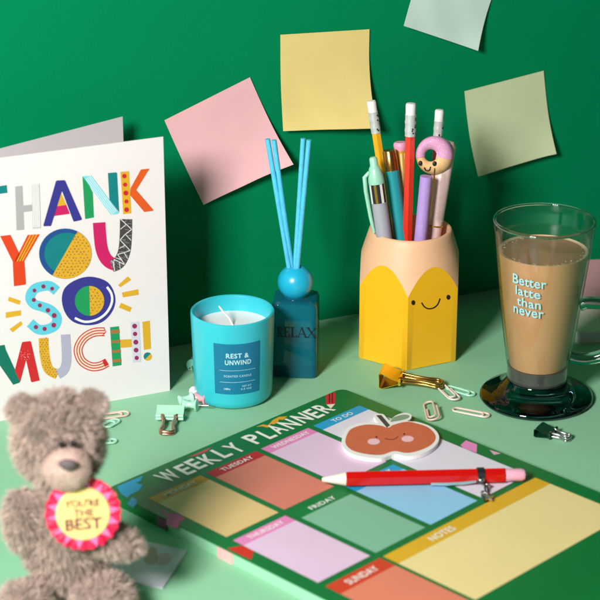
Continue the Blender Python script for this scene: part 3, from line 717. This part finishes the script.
# title, hand drawn look: each letter slightly shifted
mb = MB()
def title(word, u0, u1, tl=0.0):
    wts = {'W': 1.35, 'M': 1.3, 'I': 0.5, 'L': 0.85, 'E': 0.86, 'N': 1.08}
    tot = sum(wts.get(ch, 1.0) for ch in word); gap = 0.0024; un = (u1-u0-gap*(len(word)-1))/tot; u = u0
    for i, ch in enumerate(word):
        w_ = un*wts.get(ch, 1.0); dy = (-1)**i*0.0004; tilt = (0.05, -0.04, 0.03)[i % 3]
        fit_text(ch, -w_/2, 0, w_/2, 0.0148, lambda a_, b_, u=u, w_=w_, dy=dy, tilt=tilt: (u+w_/2+a_-b_*tilt, 0.0058+dy+b_+a_*tilt*0.5, T+0.0003), mb, bold=0.022)
        u += w_+gap
title('WEEKLY', 0.0225, 0.0895); title('PLANNER', 0.0985, 0.1725)
mb.build('title_lettering', M_ptxt, sheet)
def splash(name, pts, col, l=1.5, smooth=False):
    mb = MB(); mb.add([pp(x_, y_, l) for x_, y_ in pts], [list(range(len(pts)))]); return mb.build(name, pm(col), sheet)
splash('printed_shape', [(188, 457.4), (211, 447.5), (207, 451.5), (197, 455.5)], (206, 74, 82))
splash('printed_shape', [(256, 427), (263, 424.5), (268, 425.5), (273, 420), (279, 417), (287.5, 416.5), (283, 420), (279, 419.6), (278, 422.5), (274, 424.5), (271, 424), (268, 427.8), (262, 426.5)], (222, 160, 34))
splash('printed_shape', [(117, 486.5), (143, 475.8), (140.5, 481), (136, 483.2), (142.5, 485), (139.5, 490.5), (131, 494.5), (127, 498), (121, 494)], (28, 160, 206))
splash('printed_shape', [(132.5, 497), (137, 500.2), (136, 505), (133, 508), (127, 504)], (28, 160, 206))
splash('printed_shape', [(460.5, 445), (466, 440.5), (477, 444.5), (476.5, 453), (463, 448)], (232, 138, 196))
splash('printed_shape', [(489.5, 450), (501, 453.6), (494, 455)], (226, 168, 200))
splash('printed_shape', [(227, 548.5), (246, 545), (254, 550), (251, 560)], (206, 44, 26))
o = splash('printed_shape', [(160, 509), (166, 513), (177, 513.5), (186, 519), (180, 522), (177.5, 529), (172, 527), (166, 525), (167, 519)], (196, 78, 130))
mb = MB(); mb.box(0.0003, 0.0085, T-0.001, 0, Matrix.Translation((U0-0.0004, -0.0235, (T-0.001)/2))); mb.build('printed_shape', pm((196, 78, 130)), plan)
mb = MB(); mb.box(0.0004, 0.013, T-0.0012, 0, Matrix.Translation((U0-0.0003, -0.079, (T-0.0012)/2))); mb.build('printed_shape', pm((244, 176, 176)), plan)
# printed pencil at the corner
mb = MB()
mb.add([pp(*q, 2) for q in [(325.8, 395.2), (335.6, 392.4), (335.2, 404), (326.4, 404.6)]], [(0, 1, 2, 3)], 0)
mb.add([pp(*q, 2) for q in [(326.4, 404.7), (335.2, 404.1), (330.8, 408.8)]], [(0, 1, 2)], 1)
for k in (0.36, 0.66): x0_ = 325.8+9.8*k; mb.add([pp(*q, 3) for q in [(x0_-.5, 395-2.8*k), (x0_+.6, 395-2.8*k), (x0_+.6, 403), (x0_-.5, 403)]], [(0, 1, 2, 3)], 2)
mb.build('printed_pencil', [pm((204, 34, 44)), pm((240, 226, 210)), pm((70, 20, 26))], sheet)

# ------------------------------------------------------------------ apple memo
zt = T+0.0032; ac = G(388, 437, T+0.0005)
apple = thing('apple_memo', 'apple shaped note pad with a smiling face and white border on the planner', 'note pad', ac)
def ap(x_, y_): q = G(335+x_/5.4545, 405+y_/5.4545, zt)-ac; return (q.x, q.y)
outl = smooth_closed([(36, 195), (62, 130), (115, 104), (170, 95), (222, 98), (240, 104), (222, 78), (210, 60), (222, 48), (262, 50), (284, 72), (300, 82), (330, 58), (378, 42), (415, 52), (414, 74), (396, 88), (450, 92), (520, 116), (560, 152), (566, 192), (532, 236), (465, 268), (390, 280), (325, 268), (255, 290), (180, 288), (100, 270), (52, 238)], 4)
M_wb = mat('white_board', (240, 236, 232), 0.6, 0.02, 60)
mb = MB(); mb.prism([ap(*q) for q in outl], 0.0, 0.0027); base = mb.build('pad_block', M_wb, apple)
def flat(name, pts, m, z, sm=True):
    q = smooth_closed(pts, 4) if sm else pts
    mb = MB(); mb.add([(*ap(*k), z) for k in q], [list(range(len(q)))]); return mb.build(name, m, base)
flat('apple_print', [(56, 195), (78, 140), (125, 116), (180, 107), (245, 112), (290, 124), (320, 108), (390, 92), (450, 102), (510, 124), (545, 160), (546, 192), (515, 224), (455, 250), (390, 262), (322, 252), (255, 272), (185, 270), (110, 254), (70, 230)], mat('apple_ink', (206, 104, 70), 0.6, 0.14, 160, 0.1, 900), 0.00280)
flat('stem_print', [(224, 57), (252, 56), (300, 112), (282, 124)], mat('stem_ink', (70, 62, 60), 0.6), 0.0029, False)
flat('leaf_print', [(302, 92), (322, 68), (370, 54), (403, 58), (398, 72), (360, 84), (325, 90)], mat('leaf_ink', (132, 158, 132), 0.6, 0.1, 200), 0.0029)
for cx_, cy_ in ((211, 201), (396, 186)): flat('cheek_print', circ(cx_, cy_, 34, 16, 17), mat('cheek_ink', (240, 190, 200), 0.6), 0.0029, False)
for cx_, cy_ in ((226, 176), (377, 160)): flat('eye_print', circ(cx_, cy_, 5, 10, 5), M_blk, 0.00296, False)
L, Rr = band(smooth_open([(272, 184), (290, 188), (312, 189), (332, 183), (343, 172)], 4), 4)
flat('smile_print', L+Rr[::-1], mat('smile_ink', (120, 40, 34), 0.6), 0.0029, False)

# ------------------------------------------------------------------ red pencil pen on the planner, with charm
pr = 0.0044; zp = T+0.0005+pr
A0 = G(322, 479.6, zp); A1 = G(505, 475.2, zp); ax = (A1-A0).normalized(); Lp = (A1-A0).length
pen = thing('red_pen', 'red hexagonal pencil shaped pen with white tip and a silver charm', 'pen', A0, 0, None, (Matrix.Rotation(math.atan2(ax.y, ax.x), 4, 'Z') @ Matrix.Rotation(R(90), 4, 'Y')).to_euler())
hx = [(pr*1.12*math.cos(R(60*k)), pr*1.12*math.sin(R(60*k))) for k in range(6)]
tipl = Lp*24/183
mb = MB(); mb.prism(hx, tipl, Lp, bev=0.0004); mb.build('barrel', mat('red_lacquer', (200, 14, 10), 0.25, 0.03, 100, coat=0.4), pen)
mb = MB(); mb.lathe([(0, 0), (0.0011, 0.0), (0.0014, 0.0008), (pr*0.98, tipl-0.0002), (0, tipl-0.0002)], 32); mb.build('tip', mat('cream_plastic', (240, 230, 212), 0.45), pen)
mb = MB(); mb.lathe([(0, Lp+0.0002), (pr*0.9, Lp+0.0002), (pr*0.92, Lp+0.010), (pr*0.7, Lp+0.0122), (0, Lp+0.0125)], 28); mb.build('end_cap', mat('pink_end', (240, 176, 200), 0.5), pen)
zc = Lp*132/159*1.0
M_dm = mat('gunmetal', (92, 94, 98), 0.3, metal=0.9); M_silver = mat('silver_metal', (206, 206, 204), 0.22, metal=0.95)
zc = tipl+(Lp-tipl)*0.845
mb = MB(); mb.lathe([(pr*1.02, zc-0.0024), (pr*1.2, zc-0.0022), (pr*1.2, zc+0.0022), (pr*1.02, zc+0.0024)], 30, closed=True); band_ = mb.build('clip_band', M_dm, pen)
Mi = pen.matrix_world.inverted()
mb = MB(); q = [Mi @ G(476, 481.5, T+0.0035), Mi @ G(462, 483.4, T+0.0026), Mi @ G(446, 484.2, T+0.0022), Mi @ G(431, 484.0, T+0.0022)]
mb.tube(q, [0.0008, 0.0011, 0.0011, 0.0009], 10); mb.build('pale_blue_strip', mat('strip_pale_blue', (170, 206, 214), 0.3, metal=0.5), pen)  # slim pale blue strip along the lower side of the barrel
rng = random.Random(11)
ch = [(481.5, 478.5), (483.5, 482), (486, 485), (486.5, 489.5), (484.5, 493.5), (483.5, 498)]
for i, (x_, y_) in enumerate(ch):
    cpt = G(x_, y_, T+0.0026+(0.003 if i == 0 else 0)); rr_ = 0.0026 if i not in (1, 3) else 0.0033
    Mr = Matrix.Translation(Mi @ cpt) @ Mi.to_3x3().to_4x4() @ Matrix.Rotation(rng.uniform(0, 3), 4, 'Z') @ Matrix.Rotation(R(15+50*(i % 2)), 4, 'X')
    mb = MB(); mb.tube([(rr_*math.cos(6.2832*k/16), rr_*0.75*math.sin(6.2832*k/16), 0) for k in range(16)], 0.00062, 8, True, Mr)
    mb.build('charm_link', M_silver if i % 2 == 0 else M_dm, pen)
mb = MB(); cpt = G(487.5, 497.5, T+0.0022); Mr = Matrix.Translation(Mi @ cpt) @ Mi.to_3x3().to_4x4()
star = [((0.0042 if k % 2 == 0 else 0.0019)*math.cos(R(36*k+20)), (0.0042 if k % 2 == 0 else 0.0019)*math.sin(R(36*k+20))) for k in range(10)]
mb.prism(star, -0.0008, 0.0008, Mr, bev=0.0003); mb.build('charm_pendant', M_silver, pen)

# ------------------------------------------------------------------ paper clips
def clip_path(L_, w_):
    r1 = w_/2; r2 = w_*0.38; r3 = w_*0.30; pts = []
    def arc(cx_, cy_, r_, a0_, a1_, n_=9): pts.extend((cx_+r_*math.cos(R(a0_+(a1_-a0_)*k/n_)), cy_+r_*math.sin(R(a0_+(a1_-a0_)*k/n_)), 0) for k in range(n_+1))
    # outer long leg, far bend, back, near bend, inner leg and inner bend
    pts.append((-L_*0.22, r1, 0)); arc(L_/2-r1, 0, r1, 90, -90)
    o_ = -r1+r2; arc(-L_/2+r2, o_, r2, -90, -270)
    e_ = o_+r2; arc(L_/2-r1-r3*1.2, e_-r3, r3, 90, -90); pts.append((-L_*0.16, e_-2*r3, 0))
    return pts
def paperclip(label, p0, p1, w_, col, z=0.0008, tilt=0.0, wr=0.00068):
    a_ = G(*p0); b_ = G(*p1); d_ = b_-a_; L_ = d_.length
    pts = clip_path(L_, w_); n_ = len(pts); pts = [(x_, y_, 0.0008*math.sin(math.pi*min(1, i/n_))) for i, (x_, y_, _) in enumerate(pts)]
    ez = math.atan2(d_.y, d_.x); c_ = (a_+b_)/2; c_.z = z+abs(math.sin(tilt))*w_/2
    mb = MB(); mb.tube(pts, wr, 8)
    o = mb.build('paper_clip', mat('clip_coating', col, 0.35, 0.03, coat=0.3), None, c_)
    o.rotation_euler = (Matrix.Rotation(ez, 4, 'Z') @ Matrix.Rotation(tilt, 4, 'X')).to_euler()
    tag(o, label, 'paper clip', 'paper clips scattered on the table'); return o
PKC, MTC, WHC = (240, 206, 198), (176, 230, 206), (240, 234, 228)
paperclip('white pink paper clip touching the end of the gold clip handle', (440.5, 387.5), (456, 402.5), 0.0085, (242, 220, 214), 0.0018)
paperclip('mint paper clip lying under the pale pink one near the gold clip', (447.5, 388.5), (474, 396.5), 0.0075, MTC)
paperclip('dusty pink paper clip lying between apple memo and gold clip', (429.5, 405.5), (433.8, 423), 0.0085, (232, 196, 182), 0.0009, R(18))
paperclip('pale pink paper clip nearest to the coffee glass foot', (453.5, 410.5), (489, 417.5), 0.0075, (242, 208, 200))
paperclip('pale pink paper clip sticking out beside the teddy bear head', (100, 418.5), (128.5, 414.5), 0.0085, (240, 200, 186))
paperclip('mint paper clip crossing below a pink one beside the bear', (104, 428.5), (117.5, 421), 0.0075, MTC)
paperclip('mint paper clip furthest towards the planner beside the bear', (96, 444), (116.5, 442.2), 0.007, MTC)

# ------------------------------------------------------------------ binder clips
def binder(label, loc, rotz, wd_, dp, hg, colm, hm, hlen, roll=0.0, name='binder_clip', spread=0.0, wr=0.00085, end=None, inm=None):
    # jaw points to local +x; width along y; the spine stands at -x
    o = thing(name, label, 'binder clip', loc, 0, 'binder clips on the table', (Matrix.Rotation(rotz, 4, 'Z') @ Matrix.Rotation(roll, 4, 'Y')).to_euler())
    w2 = wd_/2; tk = 0.0005
    mb = MB(); pr_ = [(dp*0.5, hg*0.5+0.0009), (-dp*0.38, hg), (-dp*0.5, hg-0.0008), (-dp*0.5, 0.0008), (-dp*0.38, 0.0), (dp*0.5, hg*0.5-0.0009)]
    pr_ = pr_[:1]+[(dp*0.1, hg*0.72)]+pr_[1:]
    outer_ = pr_; inn = [(x_*0.94, hg/2+(z_-hg/2)*0.90) for x_, z_ in pr_]; n_ = len(pr_)
    vs = [(x_, y_, z_) for y_ in (-w2, w2) for ring in (outer_, inn) for x_, z_ in ring]; fs = []
    inn_f = []
    for i in range(n_-1):
        inn_f.append((n_+i, 3*n_+i, 3*n_+i+1, n_+i+1))
        fs += [(i, i+1, 2*n_+i+1, 2*n_+i), (i, n_+i, n_+i+1, i+1), (2*n_+i, 2*n_+i+1, 3*n_+i+1, 3*n_+i)]
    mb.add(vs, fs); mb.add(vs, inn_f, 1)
    for zz in (hg*0.5+0.0011, hg*0.5-0.0011):
        for y0_, y1_ in ((-w2, -w2*0.62), (-w2*0.32, w2*0.32), (w2*0.62, w2)):
            mb.tube([(dp*0.5, y0_, zz), (dp*0.5, y1_, zz)], 0.0010, 10)
    mb.build('clip_body', [colm, inm or colm], o)
    for sgn in (1, -1):
        zj = hg*0.5+sgn*0.0012; ze = zj+sgn*spread if end is None else end+(0.0009 if sgn > 0 else -0.0009)
        x0_ = dp*0.5; xe = x0_+hlen; ww = w2*0.5
        half = [(x0_-0.0004, -w2*0.62, zj), (x0_, -ww, zj+sgn*0.0004), (x0_+hlen*0.10, -ww*0.93, zj+(ze-zj)*.1), (x0_+hlen*0.40, -ww*0.72, zj+(ze-zj)*.4), (x0_+hlen*0.65, -ww*0.78, zj+(ze-zj)*.65), (x0_+hlen*0.85, -ww*1.0, zj+(ze-zj)*.85), (x0_+hlen*0.95, -ww*0.86, zj+(ze-zj)*.95), (xe, -ww*0.45, ze)]
        full = half+[(x_, -y_, z_) for x_, y_, z_ in half[::-1]]
        mb = MB(); mb.tube(smooth_open(full, 4), wr, 10); mb.build('wire_handle', hm, o)
    return o
M_rose = mat('rose_gold_wire', (206, 146, 124), 0.25, metal=0.95); M_gw = mat('gold_wire', (176, 140, 70), 0.25, metal=0.95)
mc = G(170.5, 419)
binder('small mint binder clip with rose gold handles in front of the candle', mc, R(-92), 0.0185, 0.012, 0.0082, mat('mint_enamel', (176, 228, 200), 0.4, 0.02, coat=0.2), M_rose, 0.0195, 0, end=0.0019, wr=0.00095)
gc = G(391, 384.5)
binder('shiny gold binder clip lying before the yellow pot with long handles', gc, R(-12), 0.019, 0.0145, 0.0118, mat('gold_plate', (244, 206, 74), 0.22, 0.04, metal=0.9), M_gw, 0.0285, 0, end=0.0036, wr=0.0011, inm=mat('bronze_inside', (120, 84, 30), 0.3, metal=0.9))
dg_ = G(545, 435)
binder('dark green binder clip with silver handles at the right before the coffee glass', dg_, R(-30), 0.013, 0.011, 0.006, mat('dark_green_enamel', (10, 60, 40), 0.35, coat=0.3), M_silver, 0.012, 0, end=0.0018)
# little white paper tag end by the gold handle
# ------------------------------------------------------------------ push pins
def pushpin(label, px, rz, tilt, col):
    b_ = G(*px); o = thing('push_pin', label, 'push pin', (b_.x, b_.y, 0.0044), 0, 'push pins by the candle', (Matrix.Rotation(rz, 4, 'Z') @ Matrix.Rotation(R(90)+tilt, 4, 'Y')).to_euler())
    m_ = mat('pin_plastic', col, 0.35, coat=0.2)
    mb = MB(); mb.lathe([(0, 0), (0.0040, 0), (0.0044, 0.0006), (0.0040, 0.0014), (0.0026, 0.0022), (0.0023, 0.0055), (0.003, 0.0078), (0.0036, 0.0088), (0.0036, 0.0096), (0.003, 0.0102), (0, 0.0104)], 28); mb.build('pin_head', m_, o)
    mb = MB(); mb.lathe([(0, -0.010), (0.0005, -0.008), (0.0005, 0), (0, 0)], 10); mb.build('needle', M_silver, o)
pushpin('pale mint push pin nearest to the mint binder clip', (193, 403.5), R(200), R(4), (186, 226, 204))
pushpin('white push pin behind the mint and pink ones', (200, 400.5), R(120), R(6), (224, 216, 226))
pushpin('mint push pin lying in front of the other pins', (197.5, 411), R(165), R(4), (172, 226, 198))
pushpin('pink push pin with its needle pointing at the candle', (207, 405.5), R(150), R(4), (240, 164, 172))
pushpin('mint push pin half hidden behind the left side of the candle', (192, 371), R(80), R(4), (120, 196, 170))

# ------------------------------------------------------------------ notebooks behind the glass
def book(label, corners, z0, z1, col, pagecol):
    P_ = [G(*c_, z1) for c_ in corners]; c0 = sum(P_, Vector())/4; poly_ = [(q.x-c0.x, q.y-c0.y) for q in P_]
    o = thing('notebook', label, 'notebook', (c0.x, c0.y, z0), 0, 'notebooks stacked behind the coffee glass')
    def rounded(pl, r_):
        out = []
        for i in range(4):
            a_, b_, c_ = Vector(pl[i-1]), Vector(pl[i]), Vector(pl[(i+1) % 4]); u_ = (a_-b_).normalized()*r_; v_ = (c_-b_).normalized()*r_
            for k in range(6): t_ = k/5; out.append(tuple((b_+u_)*(1-t_)**2+b_*2*t_*(1-t_)+(b_+v_)*t_*t_))
        return out
    h_ = z1-z0; rp = rounded(poly_, 0.004); ip = rounded([(x_*0.985, y_*0.985) for x_, y_ in poly_], 0.004); m_ = mat('book_cover', col, 0.5, 0.03, 60, 0.05)
    mb = MB(); mb.prism(ip, 0.0012, h_-0.0012); mb.build('pages', mat('book_pages', pagecol, 0.8, 0.1, 700), o)
    mb = MB(); mb.prism(rp, h_-0.0012, h_); mb.prism(rp, 0, 0.0012); mb.build('cover', m_, o)
book('cream notebook at the bottom of the stack behind the coffee glass', [(576, 332), (577, 281), (668, 276), (672, 328)], 0.0, 0.009, (232, 226, 206), (214, 220, 216))
book('pink notebook on top of the cream one behind the coffee glass', [(581, 299.5), (586.5, 260), (662, 256), (662, 295)], 0.0092, 0.0162, (240, 172, 180), (236, 230, 228))

# ------------------------------------------------------------------ picture card in the near left corner
q = [G(*k, 0.0009) for k in ((122, 536), (187, 550.5), (163, 588), (84, 572))]; c0 = sum(q, Vector())/4
pcard = thing('picture_card', 'small glossy pale card with tan and pink picture lying before the bear', 'card', (c0.x, c0.y, 0))
M_pcd = mat('pale_card', (196, 198, 210), 0.35, 0.08, 60)
mb = MB(); mb.prism([(k.x-c0.x, k.y-c0.y) for k in q], 0.0001, 0.0011); mb.build('card_sheet', M_pcd, pcard)
def gp(x_, y_, z_=0.0012): k = G(x_, y_, z_); return (k.x-c0.x, k.y-c0.y, z_)
for nm, pts, col in (('picture_patch', [(146, 552), (152, 546.5), (157, 551), (156, 562), (149, 564), (144, 560)], (170, 150, 118)), ('picture_patch', [(157, 556), (166, 553), (172, 557), (168, 563), (158, 564)], (204, 164, 170)), ('picture_patch', [(124, 549), (140, 546), (142, 556), (132, 562)], (222, 214, 204))):
    s_ = smooth_closed(pts, 4); mb = MB(); mb.add([gp(*k) for k in s_], [list(range(len(s_)))]); mb.build(nm, mat('picture_ink', col, 0.4, 0.1, 200), pcard)

# ------------------------------------------------------------------ teddy bear
bb = G(66, 604); Yb = bb.y
bear = thing('teddy_bear', 'shaggy taupe teddy bear with pale muzzle wearing a rosette in the near left corner', 'teddy bear', bb)
def fur_mat(name, c, var):
    m = mat(name, c, 0.85, var, 130, sheen=0.3); return m
M_fur = fur_mat('taupe_fur', (196, 172, 160), 0.5); M_under = mat('fur_backing', (140, 120, 110), 0.9)
nrng = np.random.default_rng(5)
def furry(name, centre, rad, n_, ln, wd2, parent, mask=None, fn=None, droop=0.35, mats=None):
    mb = MB(); mb.ell(centre, rad, 32, 22, None, 1, fn)
    c_ = Vector(centre)
    for i in range(n_):
        d_ = Vector(nrng.normal(size=3)).normalized()
        if mask and not mask(d_): continue
        p_ = Vector((d_.x*rad[0], d_.y*rad[1], d_.z*rad[2]))
        if fn: p_ = fn(p_, d_)
        nn = Vector((d_.x/rad[0], d_.y/rad[1], d_.z/rad[2])).normalized()
        cl_ = noise.noise_vector((p_+c_)*150)*1.1+noise.noise_vector((p_+c_)*380)*0.6
        dr = (nn+cl_+Vector((0, 0, -droop))+Vector(nrng.normal(size=3))*0.18).normalized()
        if dr.dot(nn) < 0.15: dr = (dr+nn*0.5).normalized()
        L1 = ln*(0.6+0.6*nrng.random()); side = dr.cross(Vector(nrng.normal(size=3))).normalized()*wd2
        a_ = p_+c_-nn*0.0004; m1 = a_+dr*L1*0.5; bend = (dr+Vector(nrng.normal(size=3))*0.35+Vector((0, 0, -0.25))).normalized(); e_ = m1+bend*L1*0.5
        mb.add([a_-side, a_+side, m1+side*0.75, m1-side*0.75, e_], [(0, 1, 2, 3), (3, 2, 4)], 0, True)
    return mb.build(name, mats or [M_fur, M_under], parent, autosmooth=False)
def rel(x_, y_, Y): return V(x_, y_, Y)-bb
hcn = rel(58, 440, Yb+0.004)
furry('head', hcn, (0.0238, 0.0215, 0.0248), 17000, 0.0066, 0.00024, bear, fn=lambda q_, d_: q_*(1+0.05*math.sin(3*d_.x+1)))
for ex_, ey_ in ((91, 405), (22, 410)): furry('ear', rel(ex_, ey_, Yb+0.004), (0.0078, 0.005, 0.0078), 2600, 0.0042, 0.0002, bear)
furry('torso', rel(66, 536, Yb+0.004), (0.023, 0.020, 0.036), 12000, 0.0058, 0.00024, bear)
furry('arm', rel(112, 540, Yb-0.012), (0.0155, 0.009, 0.0085), 4000, 0.0052, 0.00022, bear, fn=lambda q_, d_: q_+Vector((0, 0, -0.25*q_.x)))
furry('arm', rel(22, 520, Yb-0.006), (0.0095, 0.009, 0.018), 3500, 0.0052, 0.00022, bear)
furry('leg', rel(104, 596, Yb-0.014), (0.016, 0.016, 0.011), 5000, 0.005, 0.00022, bear)
furry('leg', rel(24, 604, Yb-0.022), (0.014, 0.017, 0.011), 4500, 0.005, 0.00022, bear)
mzc = rel(67, 468, Yb-0.0185)
M_muz = mat('muzzle_plush', (202, 172, 160), 0.9, 0.12, 500, 0.6, 900, sheen=0.4)
muz = furry('muzzle', mzc, (0.0131, 0.0102, 0.0125), 9000, 0.0016, 0.00016, bear, droop=0.2, mats=[M_muz, M_muz])
mb = MB(); mb.ell(rel(68, 465, Yb-0.0290), (0.0047, 0.0022, 0.0032), 24, 16, fn=lambda q_, d_: Vector((q_.x*(1+0.25*d_.z), q_.y, q_.z))); mb.build('nose', mat('nose_fabric', (96, 82, 84), 0.6, 0.15, 600, 0.4, 1500), muz)
for ex_, ey_ in ((61.5, 444.5), (73, 443.5)): 
    mb = MB(); mb.ell(rel(ex_, ey_, Yb-0.0205), (0.0018, 0.0016, 0.002), 16, 12); mb.build('eye', mat('bead_eye', (18, 14, 14), 0.15), bear)

# rosette
rc_ = V(83, 513, Yb-0.021)
ros = thing('rosette_badge', 'pink and red rosette badge with yellow centre on the teddy bear chest', 'rosette', rc_, 0, None, (Matrix.Rotation(R(8), 4, 'Z') @ Matrix.Rotation(R(75), 4, 'X')).to_euler())
mb = MB(); n_ = 96; vs = []; fs = []; npl = 24
for k in range(n_):
    an = 2*math.pi*k/n_; wv = math.cos(npl*an+1.2*math.sin(3*an))*(1+0.4*math.sin(5*an))
    for r_, z_ in ((0.011, 0.0004), (0.015, 0.0008+0.0005*wv), (0.0202+0.0004*wv, 0.0006+0.0009*wv), (0.0202+0.0004*wv, 0.0002+0.0009*wv), (0.015, 0.0002), (0.011, -0.0004)): vs.append((r_*math.cos(an), r_*math.sin(an), z_))
for k in range(n_):
    j = (k+1) % n_; fs += [(k*6+i, j*6+i, j*6+i+1, k*6+i+1) for i in range(5)]
mb.add(vs, fs, 0, True)
for k in range(14):
    an = 2*math.pi*(k+0.3+rng.uniform(-.2, .2))/14; hw_ = 2*math.pi/14*rng.uniform(0.26, 0.42)
    mb.add([(0.0198*math.cos(an), 0.0198*math.sin(an), 0.0019), (0.0144*math.cos(an+hw_), 0.0144*math.sin(an+hw_), 0.0017), (0.0144*math.cos(an-hw_), 0.0144*math.sin(an-hw_), 0.0017)], [(0, 2, 1)], 1)
mb.build('pleated_ribbon', [mat('ribbon_red', (226, 14, 70), 0.55, 0.06, 300), mat('ribbon_pink', (242, 112, 168), 0.55)], ros)
mb = MB(); mb.lathe([(0, -0.0005), (0.0138, -0.0005), (0.0146, 0.0016), (0.0140, 0.0024), (0, 0.0028)], 64); disc = mb.build('centre_disc', mat('yellow_felt', (250, 212, 128), 0.7, 0.06, 200, 0.2, 1500), ros)
mb = MB(); M_pur = mat('purple_print', (96, 30, 62), 0.6)
for s_, x0_, x1_, y0_, y1_ in (("YOU'RE", -0.0098, 0.0090, 0.0040, 0.0082), ('THE', -0.0052, 0.0056, -0.0014, 0.0028), ('BEST', -0.0098, 0.0098, -0.0086, -0.0022)):
    fit_text(s_, x0_, y0_, x1_, y1_, lambda a_, b_: (a_, b_+0.0003*math.sin(a_*900), 0.0030), mb, bold=0.015)
mb.build('badge_lettering', M_pur, disc)

# ------------------------------------------------------------------ camera, lamps, world
cam = bpy.data.cameras.new('camera'); co = bpy.data.objects.new('camera', cam); COL.objects.link(co)
co.location = CAMP; co.rotation_euler = (R(90)-PITCH, 0, 0); cam.lens = 120.0; cam.sensor_width = 36.0; cam.clip_start = 0.05; cam.clip_end = 50
cam.dof.use_dof = True; cam.dof.focus_distance = 1.40; cam.dof.aperture_fstop = 12
scene.camera = co
def area(name, tgt, az, el, dist, size, watts, col=(1, 0.975, 0.96), size_y=None):
    l = bpy.data.lights.new(name, 'AREA'); l.energy = watts; l.color = col; l.shape = 'RECTANGLE'; l.size = size; l.size_y = size_y or size
    o = bpy.data.objects.new(name, l); COL.objects.link(o)
    d_ = Vector((math.sin(R(az))*math.cos(R(el)), -math.cos(R(az))*math.cos(R(el)), math.sin(R(el))))
    o.location = Vector(tgt)+d_*dist; o.rotation_euler = d_.to_track_quat('Z', 'Y').to_euler(); return o
area('softbox_lamp', (0.0, 1.25, 0.06), -25.5, 30, 1.35, 0.28, 25.5)
wd = bpy.data.worlds.new('World'); scene.world = wd; wd.use_nodes = True
wd.node_tree.nodes['Background'].inputs[0].default_value = (0.92, 0.97, 1, 1); wd.node_tree.nodes['Background'].inputs[1].default_value = 0.03
scene.view_settings.view_transform = 'Standard'; scene.view_settings.look = 'None'; scene.view_settings.exposure = 0; scene.view_settings.gamma = 1
scene.cycles.max_bounces = 10; scene.cycles.transparent_max_bounces = 16; scene.cycles.transmission_bounces = 8
